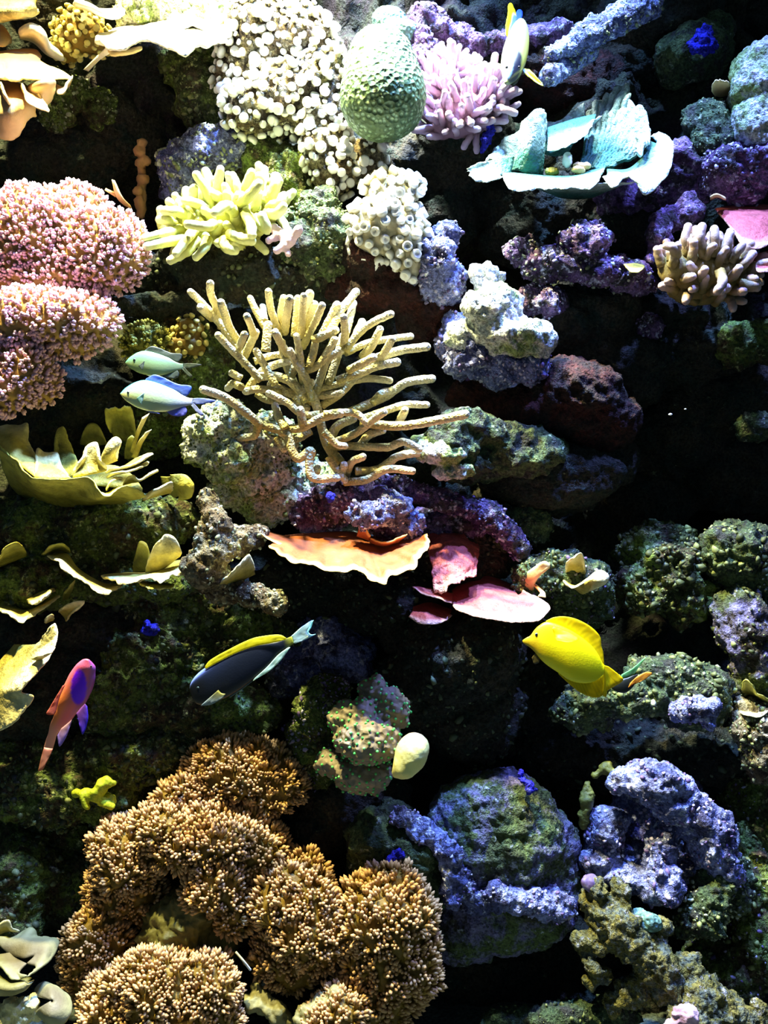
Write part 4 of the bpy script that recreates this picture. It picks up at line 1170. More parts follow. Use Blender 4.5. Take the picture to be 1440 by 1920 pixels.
# --- yellow cabbage coral, left middle
c = crop(0, 500, 3.0)
leafy('cabbage_coral', 'large yellow cabbage leaf coral at the left edge', 'coral', [
    ('outer_cup', M_YCAB2, [cc((200, 1360, .08), (330, 1440, .08), (430, 1460, .08), (560, 1420, .09)), cc((60, 1230, .04), (260, 1310, .03), (450, 1330, .03), (680, 1340, .05)),
                            cc((-20, 985, -.02), (90, 1090, -.04), (190, 1190, -.06), (400, 1190, -.06), (500, 1195, -.06), (590, 1285, -.07), (690, 1235, -.06), (750, 1245, -.05), (825, 1292, -.04))], dict(nu=80, nv=20, thick=5, amp=5, seed=11)),
    ('left_frond', M_YCAB, [cc((-30, 1010, -.02), (60, 1075, -.03), (130, 1130, -.04), (200, 1185, -.05)), cc((-30, 950, .0), (70, 980, -.01), (140, 1040, -.01), (200, 1130, -.03)), cc((-30, 905, .02), (40, 888, .02), (100, 895, .03), (155, 882, .03), (150, 960, .02), (195, 1065, .0))],
     dict(nu=44, nv=16, thick=6, amp=4, seed=12)),
    ('inner_frond', M_YCAB, [cc((200, 1185, -.05), (300, 1195, -.05), (400, 1190, -.05)), cc((195, 1100, -.02), (260, 1120, -.02), (330, 1130, -.02)), cc((185, 1020, .0), (200, 1000, .0), (250, 1045, .0), (325, 1045, .0), (330, 1100, .0))],
     dict(nu=36, nv=14, thick=6, amp=4, seed=13, rnd=.8)),
    ('inner_frond', M_YCAB2, [cc((320, 1180, -.03), (400, 1180, -.04), (440, 1120, -.03)), cc((310, 1040, .02), (350, 1030, .02), (420, 1060, .01)), cc((272, 925, .05), (315, 902, .05), (358, 900, .05), (380, 970, .04), (430, 1050, .03))],
     dict(nu=36, nv=16, thick=6, amp=4, seed=14, rnd=.8)),
    ('inner_frond', M_YCAB, [cc((410, 1185, -.05), (500, 1170, -.05), (600, 1150, -.04)), cc((415, 1130, -.04), (510, 1110, -.04), (600, 1110, -.04)), cc((420, 1110, -.05), (470, 1060, -.05), (490, 1005, -.04), (545, 988, -.04), (560, 1060, -.05), (600, 1085, -.05)),],
     dict(nu=44, nv=14, thick=7, amp=3, seed=15, rnd=.8)),
    ('inner_frond', M_YCAB, [cc((560, 1120, -.04), (610, 1110, -.04), (660, 1090, -.03)), cc((575, 1060, -.05), (620, 1050, -.05), (650, 1050, -.04)), cc((605, 985, -.05), (625, 962, -.05), (660, 958, -.05), (683, 985, -.05), (660, 1050, -.05))],
     dict(nu=36, nv=14, thick=7, amp=2, seed=16, rnd=.8)),
    ('right_frond', M_YCAB, [cc((590, 1160, -.02), (680, 1130, -.01), (760, 1080, .0)), cc((600, 1150, -.04), (720, 1130, -.03), (830, 1060, -.02)), cc((590, 1150, -.06), (730, 1115, -.05), (870, 1050, -.05), (905, 1018, -.04))],
     dict(nu=40, nv=8, thick=5, amp=3, seed=17, rnd=.8)),
    ('right_frond', M_YCAB, [cc((600, 1190, -.02), (700, 1150, -.01), (830, 1100, .0)), cc((590, 1160, -.06), (700, 1155, -.06), (800, 1125, -.05), (872, 1095, -.05))], dict(nu=40, nv=8, thick=5, amp=4, seed=18, rnd=.8)),
    ('right_frond', M_YCAB, [cc((690, 1230, -.02), (790, 1200, -.01), (880, 1150, .0)), cc((712, 1152, -.05), (750, 1170, -.05), (785, 1200, -.05), (850, 1160, -.05), (918, 1122, -.04))], dict(nu=40, nv=8, thick=5, amp=3, seed=19, rnd=.8)),
    ('right_frond', M_YCAB, [cc((600, 1260, -.03), (640, 1190, -.02), (690, 1190, -.02)), cc((590, 1265, -.06), (625, 1205, -.06), (690, 1188, -.05))], dict(nu=24, nv=6, thick=4, amp=2, seed=20, rnd=.8)),
    ('right_tongue', M_YCAB, [cc((800, 1310, .0), (880, 1290, .0), (960, 1270, .0)), cc((830, 1275, -.03), (900, 1245, -.03), (960, 1210, -.03), (1003, 1205, -.03))], dict(nu=36, nv=8, thick=9, amp=3, seed=21, rnd=.8)),
    ('back_fill', M_YCAB2, [cc((220, 1200, .0), (420, 1220, .0), (640, 1240, .0), (800, 1270, .0)), cc((250, 1120, .04), (420, 1110, .04), (640, 1120, .04), (800, 1160, .03))], dict(nu=44, nv=8, thick=6, amp=5, seed=22, rnd=.8)),
])
leafy('leaf_coral', 'round yellow leaf coral at the right tip of the cabbage coral', 'coral', [
    ('blade', M_YCAB2, [cc((905, 1180, .05), (920, 1240, .05), (980, 1300, .05)), cc((960, 1180, .03), (990, 1230, .02), (1010, 1290, .03)), cc((960, 1170, .03), (1040, 1170, .01), (1088, 1230, .0), (1070, 1300, .01), (1000, 1315, .03))], dict(nu=40, nv=14, thick=6, amp=3, seed=23))])
leafy('leaf_coral', 'dim olive leaf coral cluster behind the cabbage coral', 'coral', [
    ('blade', M_YCAB2, [cc((640, 960, .09), (700, 980, .09), (760, 960, .09)), cc((600, 860, .08), (680, 850, .08), (760, 880, .08)), cc((540, 820, .07), (600, 790, .06), (660, 790, .06), (715, 772, .06), (745, 800, .07), (780, 860, .08))], dict(nu=44, nv=14, thick=5, amp=5, seed=24, rnd=.8, jag=.1)),
    ('blade', M_YCAB2, [cc((700, 1080, .06), (740, 1080, .06), (770, 1070, .06)), cc((700, 980, .05), (740, 950, .04), (770, 960, .05))], dict(nu=24, nv=12, thick=5, amp=3, seed=25, rnd=.8)),
    ('stem', M_YCAB, [cc((730, 1040, .05), (750, 1050, .05)), cc((770, 920, .03), (790, 930, .03)), cc((800, 850, .02), (840, 825, .02))], dict(nu=8, nv=20, thick=5, amp=2, seed=26)),
    ('stem', M_YCAB, [cc((740, 1070, .04), (770, 1080, .04)), cc((780, 980, .02), (805, 990, .02)), cc((820, 935, .01), (852, 915, .01))], dict(nu=8, nv=16, thick=5, amp=2, seed=27)),
    ('blade', M_YCAB2, [cc((450, 1000, .1), (520, 1010, .1), (600, 1000, .1)), cc((460, 890, .1), (530, 880, .1), (590, 920, .1))], dict(nu=30, nv=12, thick=5, amp=5, seed=28, rnd=.8)),
])

# --- thin ledges left of the pillar rock
c = crop(0, 940, 2.571)
leafy('ledge_coral', 'thin yellow ledge coral crossing the left side above the pink fish', 'coral', [
    ('ledge', M_YCAB, [cc((230, 262, .08), (320, 252, .08), (372, 318, .08), (440, 366, .08), (520, 400, .08), (590, 400, .08)), cc((215, 290, .01), (270, 300, .0), (370, 372, .0), (430, 404, .0), (520, 447, .0), (600, 432, .01))], dict(d0=-.06, nu=60, nv=12, thick=5, amp=5, seed=31, rnd=.8, jag=.2)),
    ('ledge', M_YCAB, [cc((490, 360, .07), (600, 345, .07), (700, 345, .08), (770, 315, .08), (860, 285, .08), (990, 290, .08)), cc((475, 372, .01), (560, 392, .0), (640, 384, .0), (720, 375, .0), (790, 385, .0), (880, 355, .01), (990, 335, .02))], dict(d0=-.06, nu=70, nv=12, thick=6, amp=6, seed=32, rnd=.8, jag=.25)),
    ('ledge', M_YCAB2, [cc((670, 390, .07), (760, 390, .07), (840, 400, .07)), cc((660, 405, .02), (740, 420, .0), (840, 432, .01))], dict(d0=-.06, nu=40, nv=8, thick=5, amp=4, seed=33, rnd=.8, jag=.2)),
    ('frond', M_YCAB, [cc((700, 345, .05), (780, 330, .05), (870, 260, .05)), cc((705, 280, .04), (790, 250, .03), (880, 230, .03)), cc((715, 218, .03), (770, 185, .02), (800, 158, .02), (890, 190, .02))], dict(d0=-.06, nu=40, nv=14, thick=5, amp=4, seed=34, rnd=.8)),
    ('frond', M_YCAB2, [cc((640, 340, .08), (690, 350, .08), (720, 340, .08)), cc((650, 220, .07), (680, 190, .07), (735, 220, .07))], dict(d0=-.06, nu=24, nv=12, thick=5, amp=4, seed=35, rnd=.8)),
])
leafy('ledge_coral', 'yellow frond coral between the pillar rock and the orange plate', 'coral', [
    ('frond', M_YCAB, [cc((1040, 440, .04), (1100, 410, .04), (1170, 380, .04), (1230, 350, .05)), cc((1040, 395, .01), (1100, 370, .0), (1160, 330, .0), (1210, 290, .01)), cc((1050, 375, .0), (1110, 345, -.02), (1160, 300, -.02), (1205, 248, -.01), (1235, 250, .0))], dict(d0=-.06, nu=40, nv=12, thick=6, amp=4, seed=36, rnd=.8, jag=.1))])
leafy('ledge_coral', 'small curled yellow plates at the left edge above the big leaf', 'coral', [
    ('plate', M_YCAB, [cc((130, 470, .08), (190, 440, .08), (265, 425, .08)), cc((122, 500, .02), (170, 490, .01), (215, 465, .0), (262, 412, .02))], dict(d0=-.06, nu=30, nv=10, thick=7, amp=5, seed=37, rnd=.8, jag=.1)),
    ('plate', M_YCAB, [cc((-30, 500, .08), (60, 510, .08), (150, 520, .08), (300, 440, .1)), cc((-30, 545, .02), (40, 550, .01), (100, 585, .01), (155, 550, .02), (305, 462, .05))], dict(d0=-.06, nu=44, nv=10, thick=6, amp=5, seed=38, rnd=.8, jag=.1)),
    ('plate', M_YCAB, [cc((285, 530, .06), (310, 560, .06), (320, 580, .06)), cc((280, 515, .03), (330, 495, .02), (405, 482, .01), (380, 510, .02), (330, 540, .04))], dict(d0=-.06, nu=30, nv=10, thick=5, amp=3, seed=39, rnd=.8)),
    ('plate', M_YCAB2, [cc((300, 480, .07), (330, 470, .07)), cc((310, 440, .04), (350, 420, .04)), cc((340, 400, .03), (362, 378, .03))], dict(d0=-.06, nu=14, nv=14, thick=5, amp=4, seed=40)),
    ('plate', M_YCAB, [cc((215, 585, .05), (260, 570, .05)), cc((215, 580, .02), (240, 550, .02), (268, 545, .02))], dict(d0=-.06, nu=14, nv=8, thick=7, amp=2, seed=41, rnd=.8)),
])
leafy('leaf_coral', 'broad yellow green leaf coral at the left edge beside the pink fish', 'coral', [
    ('blade', M_YCAB, [cc((70, 690, .04), (-20, 800, .04), (-70, 950, .04), (-80, 1130, .04)), cc((170, 690, .0), (110, 800, -.01), (10, 920, -.02), (-30, 1110, .0)),
                       cc((215, 660, -.02), (268, 585, -.03), (280, 640, -.03), (245, 735, -.04), (170, 840, -.05), (105, 915, -.05), (160, 940, -.05), (130, 1000, -.05), (50, 1080, -.04), (-10, 1105, -.02))], dict(d0=-.06, nu=80, nv=20, thick=6, amp=5, seed=42, jag=.03)),
    ('blade', M_YCAB, [cc((150, 760, -.03), (190, 770, -.03)), cc((190, 745, -.06), (255, 728, -.07))], dict(d0=-.06, nu=10, nv=8, thick=5, amp=1, seed=43))])
leafy('leaf_coral', 'brownish leaf plates at the left edge under the cabbage coral', 'coral', [
    ('blade', M_YCAB2, [cc((-40, 330, .08), (50, 300, .08), (130, 260, .08)), cc((-30, 290, .03), (20, 230, .02), (70, 200, .02), (130, 200, .03))], dict(d0=-.06, nu=30, nv=12, thick=5, amp=5, seed=44, rnd=.8)),
    ('blade', M_YCAB2, [cc((200, 260, .08), (300, 240, .08), (340, 250, .08)), cc((205, 240, .04), (260, 205, .03), (330, 195, .03))], dict(d0=-.06, nu=24, nv=10, thick=5, amp=4, seed=45, rnd=.8))])

# --- orange plate and pink plates, centre
c = crop(460, 880, 2.4)
leafy('plate_coral', 'orange brown plate coral with a pale wavy rim in the centre', 'coral', [
    ('plate', M_ORANGE, [cc((150, 300, .10), (330, 285, .10), (470, 280, .10), (560, 300, .10), (680, 300, .09), (780, 280, .09)),
                         cc((130, 330, .03), (330, 370, .03), (500, 380, .02), (620, 400, .02), (720, 350, .03), (800, 300, .06)),
                         cc((105, 343, .0), (165, 390, -.03), (230, 425, -.04), (300, 430, -.05), (410, 467, -.06), (510, 450, -.06), (560, 490, -.08), (622, 517, -.09), (655, 480, -.08), (760, 447, -.07), (785, 395, -.05), (828, 345, -.02), (818, 290, .03))],
     dict(nu=110, nv=26, thick=4, amp=4, freq=30, seed=51, d0=-.05, ridge=.25)),
    ('side_plate', M_ORANGE, [cc((-20, 250, .10), (60, 260, .10), (140, 290, .09), (280, 320, .09)), cc((-20, 275, .03), (40, 285, .03), (110, 320, .02), (200, 355, .02), (280, 372, .03))], dict(nu=40, nv=10, thick=4, amp=4, seed=52, d0=-.05)),
    ('fold', M_ORANGE, [cc((560, 330, .06), (620, 340, .05), (690, 330, .05)), cc((560, 310, .05), (640, 330, .03), (725, 285, .03))], dict(nu=30, nv=8, thick=6, amp=5, seed=53, d0=-.05)),
    ('fold', M_ORANGE, [cc((500, 300, .06), (530, 310, .06), (560, 320, .06)), cc((520, 240, .04), (545, 270, .04), (565, 300, .04))], dict(nu=20, nv=8, thick=8, amp=4, seed=54, d0=-.05)),
])
leafy('plate_coral', 'rough pink plate coral sloping down right of the orange plate', 'coral', [
    ('plate', M_PINKPL, [cc((800, 280, .09), (870, 255, .09), (960, 255, .10), (1050, 310, .10)), cc((820, 360, .05), (890, 330, .05), (970, 330, .05), (1050, 370, .06)), cc((840, 450, .02), (900, 430, .01), (980, 420, .01), (1045, 430, .03)),
                         cc((850, 560, -.01), (900, 545, -.02), (970, 500, -.02), (1040, 470, .0))], dict(nu=80, nv=44, thick=4, amp=7, freq=22, seed=55, rim_only=False, jag=.05, fine=2.6)),
    ('strip', M_PINKPL, [cc((770, 530, .04), (850, 540, .04), (940, 560, .04)), cc((752, 528, .0), (800, 562, -.01), (860, 580, -.02), (930, 602, -.02))], dict(nu=40, nv=10, thick=4, amp=3, seed=57)),
])
leafy('plate_coral', 'bright pink flat plate coral touching the nose of the yellow fish', 'coral', [
    ('plate', M_PINKPL, [cc((930, 545, .08), (1000, 500, .09), (1080, 475, .10), (1130, 490, .10), (1200, 520, .10)), cc((935, 575, .02), (1040, 570, .01), (1140, 570, .01), (1230, 570, .03)),
                         cc((930, 590, .0), (945, 630, -.03), (1040, 664, -.05), (1180, 684, -.06), (1310, 684, -.06), (1352, 655, -.05), (1372, 625, -.04), (1330, 585, .0), (1250, 547, .04))], dict(nu=90, nv=34, thick=5, amp=2.5, freq=40, seed=58, fine=2.4))])
leafy('plate_coral', 'small pink plate coral under the larger pink plates', 'coral', [
    ('plate', M_PINKPL, [cc((755, 620, .05), (830, 600, .06), (935, 635, .06)), cc((750, 640, .0), (830, 650, -.01), (920, 650, .01)), cc((735, 664, -.01), (790, 697, -.03), (850, 698, -.03), (900, 680, -.02), (930, 655, .0))], dict(nu=44, nv=14, thick=5, amp=3, seed=59))])

# --- pink plates, right edge
c = crop(840, 0, 2.4)
leafy('plate_coral', 'pink plate coral at the right edge above the tan finger coral', 'coral', [
    ('plate', M_PINKPL, [cc((1200, 940, .10), (1300, 920, .11), (1400, 920, .11), (1500, 930, .11)), cc((1250, 990, .05), (1330, 1000, .04), (1450, 1000, .03)), cc((1270, 1045, .02), (1330, 1100, .0), (1400, 1120, -.01), (1500, 1110, -.01))], dict(nu=50, nv=18, thick=5, amp=5, seed=61, rnd=.8)),
    ('plate', M_PINKPL, [cc((1370, 1150, .05), (1440, 1130, .05), (1500, 1120, .05)), cc((1375, 1190, .0), (1400, 1225, -.02), (1500, 1215, -.02))], dict(nu=30, nv=10, thick=5, amp=3, seed=62, rnd=.8)),
    ('lip', M_TAN, [cc((1180, 900, .08), (1215, 885, .08), (1250, 890, .08)), cc((1180, 885, .06), (1210, 875, .05), (1250, 900, .06))], dict(nu=16, nv=6, thick=6, amp=2, seed=63))])
leafy('leaf_coral', 'small yellow brown leaf coral left of the right edge boulder', 'coral', [
    ('blade', M_TAN, [cc((1200, 430, .10), (1230, 435, .10), (1270, 425, .10)), cc((1165, 370, .07), (1210, 355, .06), (1250, 362, .06), (1290, 375, .07))], dict(nu=30, nv=12, thick=6, amp=5, seed=64, rnd=.8, jag=.15))])
leafy('leaf_coral', 'bright green small leaf on the purple and white crusted rock', 'coral', [
    ('blade', M_YCAB2, [cc((790, 1190, .03), (840, 1185, .04), (885, 1195, .04)), cc((800, 1205, .0), (830, 1228, -.01), (885, 1222, .0))], dict(nu=24, nv=8, thick=4, amp=3, seed=65, rnd=.8))])

# --- tan folded coral, top left
c = crop(0, 0, 3.0)
leafy('folded_coral', 'tan folded leather coral at the top left edge', 'coral', [
    ('fold', M_TAN, [cc((-40, 300, .10), (80, 280, .10), (200, 280, .11), (230, 320, .11)), cc((-40, 350, .06), (80, 350, .05), (180, 360, .06), (240, 360, .08)), cc((-40, 440, .02), (60, 450, .0), (130, 440, .0), (230, 450, .01), (340, 440, .04), (410, 430, .06))], dict(nu=60, nv=16, thick=8, amp=6, seed=71)),
    ('lobe', M_TAN, [cc((-40, 470, .06), (40, 460, .06), (130, 480, .06), (200, 560, .07)), cc((-40, 620, .02), (50, 620, .0), (140, 600, .01), (200, 620, .04)), cc((-40, 760, .06), (40, 785, .04), (110, 760, .04), (140, 690, .04), (205, 650, .06))], dict(nu=50, nv=20, thick=9, amp=6, seed=72)),
    ('frill', M_TAN, [cc((130, 470, .05), (170, 500, .04), (200, 560, .04)), cc((120, 470, .0), (150, 560, -.02), (200, 600, -.02), (270, 630, -.02), (265, 600, .0), (190, 490, .02)),], dict(nu=44, nv=8, thick=7, amp=4, seed=73)),
    ('frill', M_TAN, [cc((160, 480, .05), (240, 470, .05), (300, 480, .06)), cc((165, 510, .02), (210, 480, .0), (260, 460, .0), (310, 455, .02)), cc((230, 620, .05), (270, 590, .05), (300, 520, .06))], dict(nu=34, nv=12, thick=6, amp=4, seed=74)),
    ('frill', M_TAN, [cc((10, 500, .04), (40, 560, .03), (60, 590, .03)), cc((5, 460, -.01), (25, 530, -.02), (55, 590, -.01))], dict(nu=24, nv=6, thick=7, amp=2, seed=75)),
    ('frill', M_TAN, [cc((310, 470, .07), (360, 500, .07), (390, 480, .08)), cc((320, 520, .04), (350, 520, .04), (380, 470, .05), (415, 430, .06))], dict(nu=24, nv=8, thick=6, amp=4, seed=76)),
])
leafy('folded_coral', 'white curled coral ridge above the tan folded coral', 'coral', [
    ('ridge', M_WHITEL, [cc((110, 210, .12), (190, 240, .13), (260, 300, .14), (350, 335, .15)), cc((105, 190, .08), (180, 165, .07), (240, 210, .08), (280, 280, .10), (360, 330, .12)), cc((110, 175, .10), (165, 145, .10), (215, 155, .10), (250, 200, .12), (300, 280, .14))], dict(nu=40, nv=12, thick=10, amp=5, seed=77)),
    ('ridge', M_WHITEL, [cc((410, 20, .10), (470, 40, .10), (560, 60, .11), (690, 60, .12)), cc((420, 10, .06), (500, 25, .05), (600, 90, .05), (660, 95, .06), (700, 50, .08))], dict(nu=40, nv=10, thick=12, amp=5, seed=78))])
leafy('ledge_coral', 'bright white overhanging ledge above the top left cave', 'coral', [
    ('ledge', M_WHITEL, [cc((560, 190, .18), (720, 150, .18), (850, 130, .18), (1000, 100, .18), (1150, 130, .18), (1290, 180, .18)),
                         cc((540, 215, .08), (680, 200, .07), (820, 180, .06), (1000, 170, .06), (1150, 190, .06), (1270, 210, .08)),
                         cc((535, 225, .03), (600, 270, .01), (680, 270, .0), (820, 235, .0), (950, 270, .0), (1030, 300, -.01), (1110, 270, .0), (1210, 240, .02), (1280, 230, .05))], dict(nu=90, nv=22, thick=9, amp=8, seed=79, rim_only=False)),
    ('lip', M_TAN, [cc((600, 275, .06), (700, 285, .05), (800, 265, .05)), cc((620, 310, .03), (700, 305, .02), (800, 275, .02))], dict(nu=30, nv=8, thick=8, amp=3, seed=80)),
    ('stem', M_WHITEL, [cc((470, 390, .10), (500, 400, .10)), cc((540, 320, .08), (570, 330, .08)), cc((600, 265, .05), (640, 285, .05))], dict(nu=10, nv=18, thick=10, amp=4, seed=81)),
    ('crest', M_WHITEL, [cc((1000, 110, .12), (1100, 100, .12), (1200, 140, .12)), cc((990, 160, .06), (1100, 140, .05), (1180, 200, .05), (1290, 200, .06))], dict(nu=30, nv=10, thick=10, amp=8, seed=82)),
])
leafy('folded_coral', 'yellow green coral lump in the top left corner', 'coral', [
    ('lobe', M_YCAB, [cc((-40, -60, .14), (80, -80, .14), (220, -60, .14)), cc((-30, 60, .06), (80, 60, .05), (200, 40, .07)), cc((-30, 120, .10), (90, 110, .08), (150, 90, .08), (215, 50, .10))], dict(nu=40, nv=16, thick=12, amp=7, seed=83))])
leafy('leaf_coral', 'brown coral sliver at the left edge above the tan folded coral', 'coral', [
    ('blade', M_TAN, [cc((-30, 130, .12), (20, 150, .12), (60, 230, .12)), cc((-30, 260, .08), (20, 260, .08), (65, 245, .10))], dict(nu=20, nv=10, thick=9, amp=5, seed=84))])
leafy('twig_coral', 'small tan twig coral above the right end of the pink coral', 'coral', [
    ('twig', M_TAN, [cc((700, 1150, .08), (740, 1170, .08)), cc((650, 1100, .06), (690, 1110, .06)), cc((630, 1010, .05), (645, 1015, .05))], dict(nu=8, nv=20, thick=7, amp=2, seed=85)),
    ('twig', M_TAN, [cc((650, 1110, .06), (665, 1090, .06)), cc((590, 1070, .05), (595, 1058, .05))], dict(nu=8, nv=10, thick=6, amp=2, seed=86))])
# orange knobbly stalk in the cave mouth
V, F, dm = blob_surface([(266, 268, .16, 9, 9), (262, 285, .16, 11, 10), (272, 300, .16, 10, 9), (262, 308, .16, 8, 8), (268, 335, .16, 11, 9), (258, 358, .16, 9, 9), (262, 380, .16, 10, 12), ((266, 300, .17), (264, 400, .17), 7, 9)], 2.6, 4)
V = rough_up(V, F, dm, 2.5, 12, 0, 330, .8)
single('knob_stalk', V, F, M_TAN, 'orange knobbly coral stalk in the dark cave mouth', 'coral', t=np.zeros(len(V)))
V, F, dm = blob_surface([((515, 430, .05), (545, 450, .03), 9, 9), ((545, 450, .03), (520, 470, .03), 9, 7), ((545, 450, .03), (560, 430, .02), 8, 8), ((530, 440, .03), (540, 475, .03), 8, 6), ((530, 438, .04), (505, 450, .04), 8, 6)], 2.6, 6)
single('star_coral', rough_up(V, F, dm, 2, 16, 0, 331, .6), F, M_LFING, 'small pale star shaped coral right below the yellow finger coral', 'coral', t=np.full(len(V), .8))

# --- leaves on the right, sponges, mushrooms
c = crop(900, 960, 2.667)
leafy('leaf_coral', 'yellow green leaf coral on the rock right of the pink plates', 'coral', [
    ('blade', M_YCAB, [cc((430, 330, .05), (480, 320, .05), (530, 310, .05)), cc((425, 260, .03), (470, 250, .02), (530, 260, .02)), cc((415, 240, .02), (470, 232, .0), (505, 205, .0), (530, 265, .01))], dict(nu=30, nv=12, thick=5, amp=4, seed=91, rnd=.8)),
    ('blade', M_YCAB, [cc((415, 340, .04), (460, 370, .03), (500, 400, .03)), cc((420, 360, .01), (470, 380, .0), (560, 330, .0))], dict(nu=30, nv=8, thick=5, amp=4, seed=92, rnd=.8)),
    ('blade', M_YCAB, [cc((470, 380, .02), (510, 410, .02), (540, 400, .02)), cc((530, 350, .0), (560, 340, -.01), (570, 370, -.01)), cc((560, 310, .0), (600, 285, -.01), (645, 320, -.01), (625, 360, -.01), (550, 395, .0))], dict(nu=30, nv=12, thick=5, amp=3, seed=93, rnd=.8))])
leafy('leaf_coral', 'beige curled leaf coral just above the pink flat plate', 'coral', [
    ('blade', M_TAN, [cc((190, 350, .05), (230, 390, .05), (260, 400, .05)), cc((230, 300, .03), (260, 320, .02), (280, 360, .02)), cc((270, 280, .02), (320, 245, .01), (350, 270, .01), (280, 320, .01))], dict(nu=24, nv=14, thick=6, amp=4, seed=94, rnd=.8)),
    ('blade', M_TAN, [cc((260, 350, .03), (290, 380, .03)), cc((300, 400, .01), (325, 410, .01)), cc((290, 420, .0), (330, 425, .0))], dict(nu=10, nv=10, thick=6, amp=2, seed=95))])
leafy('leaf_coral', 'olive leaf coral with bright rim at the right edge', 'coral', [
    ('blade', M_YCAB2, [cc((1310, 900, .06), (1360, 920, .06), (1450, 960, .06)), cc((1300, 870, .02), (1325, 838, .01), (1355, 860, .01), (1380, 910, .02), (1460, 930, .02))], dict(nu=34, nv=10, thick=5, amp=4, seed=96, rnd=.8)),
    ('blade', M_YCAB, [cc((1300, 990, .05), (1370, 990, .05), (1450, 980, .05)), cc((1285, 1010, .01), (1340, 1015, .0), (1400, 1025, .0), (1460, 1000, .0))], dict(nu=34, nv=8, thick=5, amp=3, seed=97, rnd=.8))])
c = crop(0, 1380, 3.0)
leafy('mushroom_coral', 'pale green wavy mushroom coral at the lower left edge', 'coral', [
    ('cap', M_MUSH, [cc((60, 1230, -.06), (130, 1250, -.08), (190, 1240, -.08), (150, 1280, -.09)), cc((0, 1180, -.05), (130, 1160, -.06), (260, 1190, -.07), (200, 1300, -.10)), cc((-40, 1120, -.03), (60, 1130, -.03), (120, 1110, -.03), (180, 1090, -.03), (210, 1130, -.03), (330, 1140, -.04), (300, 1240, -.07), (230, 1310, -.10), (150, 1360, -.11))], dict(nu=60, nv=18, thick=6, amp=6, seed=101)),
    ('cap', M_MUSH, [cc((60, 1220, -.06), (90, 1250, -.07), (150, 1280, -.09)), cc((-10, 1230, -.07), (40, 1300, -.09), (110, 1330, -.10)), cc((-40, 1220, -.07), (0, 1300, -.09), (60, 1350, -.11), (120, 1370, -.11), (160, 1350, -.11))], dict(nu=40, nv=14, thick=6, amp=6, seed=102))])
leafy('mushroom_coral', 'beige round mushroom coral at the bottom left corner', 'coral', [
    ('cap', M_MUSH, [cc((285, 1485, -.12), (290, 1480, -.12), (297, 1485, -.12), (297, 1495, -.12), (290, 1498, -.12), (285, 1490, -.12)), cc((220, 1470, -.10), (280, 1420, -.10), (350, 1460, -.10), (350, 1540, -.12), (280, 1570, -.13), (220, 1530, -.12)),
                     cc((175, 1460, -.08), (230, 1385, -.08), (330, 1420, -.08), (400, 1480, -.09), (400, 1560, -.11), (340, 1625, -.12), (260, 1610, -.12), (200, 1560, -.10))], dict(nu=50, nv=14, thick=6, amp=4, seed=103)),])
leafy('mushroom_coral', 'olive brown curved coral at the left edge under the mushroom coral', 'coral', [
    ('cap', M_OLIVES, [cc((-40, 1330, -.08), (60, 1370, -.09), (180, 1360, -.09)), cc((-40, 1400, -.11), (60, 1420, -.12), (150, 1390, -.11)), cc((-40, 1450, -.10), (60, 1460, -.11), (140, 1430, -.11), (190, 1370, -.10))], dict(nu=34, nv=12, thick=8, amp=3, seed=104))])
leafy('leaf_coral', 'small bright yellow rimmed leaf at the lower left edge', 'coral', [
    ('blade', M_YCAB, [cc((-30, 1130, -.02), (40, 1100, -.02), (110, 1100, -.02)), cc((-30, 1050, -.03), (50, 1040, -.04), (70, 1080, -.04), (120, 1090, -.04))], dict(nu=24, nv=10, thick=5, amp=4, seed=105, rnd=.8))])
V, F, dm = blob_surface([((20, 1890, -.1), (60, 1880, -.1), 14, 12), ((0, 1905, -.1), (20, 1890, -.1), 16, 14), ((40, 1910, -.1), (70, 1900, -.1), 12, 10), (10, 1915, -.1, 26, 14)], 3.0, 8)
single('soft_coral', rough_up(V, F, dm, 5, 20, 4, 332), F, M_YCAB, 'yellow knobbly coral at the bottom left corner beside the beige mushroom', 'coral', t=np.full(len(V), .9))
V, F, dm = blob_surface([((142, 1488, -.01), (180, 1490, -.02), 7, 10), ((180, 1490, -.02), (200, 1465, -.02), 10, 10), ((190, 1470, -.02), (214, 1468, -.02), 9, 6), ((155, 1492, -.02), (163, 1512, -.02), 7, 6), ((185, 1498, -.02), (210, 1512, -.02), 8, 6), (200, 1500, -.01, 20, 14, 10)], 2.6, 6)
single('lime_sponge', rough_up(V, F, dm, 2.5, 20, 0, 333, .8), F, M_LIME, 'bright lime yellow lobed sponge on the dark rock at lower left', 'sponge', t=RNG.random(len(V)))
# blue lamplight on the rocks, put into the colour of small lumps
def patch(label, blobs, seed, mat=None):
    V, F, dm = blob_surface(blobs, 2.6, 8)
    V = rough_up(V, F, dm, 6, 12, 0, seed, 2.5)
    single('blue_light_patch', V, F, mat or M_BLUEP, label, 'sponge')
patch('painted patch of vivid blue lamplight on the dim round rock at the top right', [(1315, 80, .135, 22, 18, 10), (1330, 88, .135, 16, 12, 8), (1322, 66, .14, 12, 16, 8), (1300, 84, .14, 10, 8, 6)], 341)
patch('small painted patch of blue lamplight on the boulder top at the bottom', [(985, 1465, -.032, 9, 7, 6), (995, 1480, -.036, 8, 9, 6), (976, 1454, -.03, 6, 7, 6)], 342)
patch('small painted patch of blue lamplight on the dark rock left of the black fish', [(285, 1180, .05, 16, 9, 8), (275, 1172, .05, 8, 8, 6)], 343)
patch('small painted patch of blue lamplight on the grey green rock beside the boulder', [(738, 1606, -.045, 12, 7, 6), (750, 1598, -.045, 7, 8, 5), (732, 1616, -.045, 8, 5, 5)], 344)
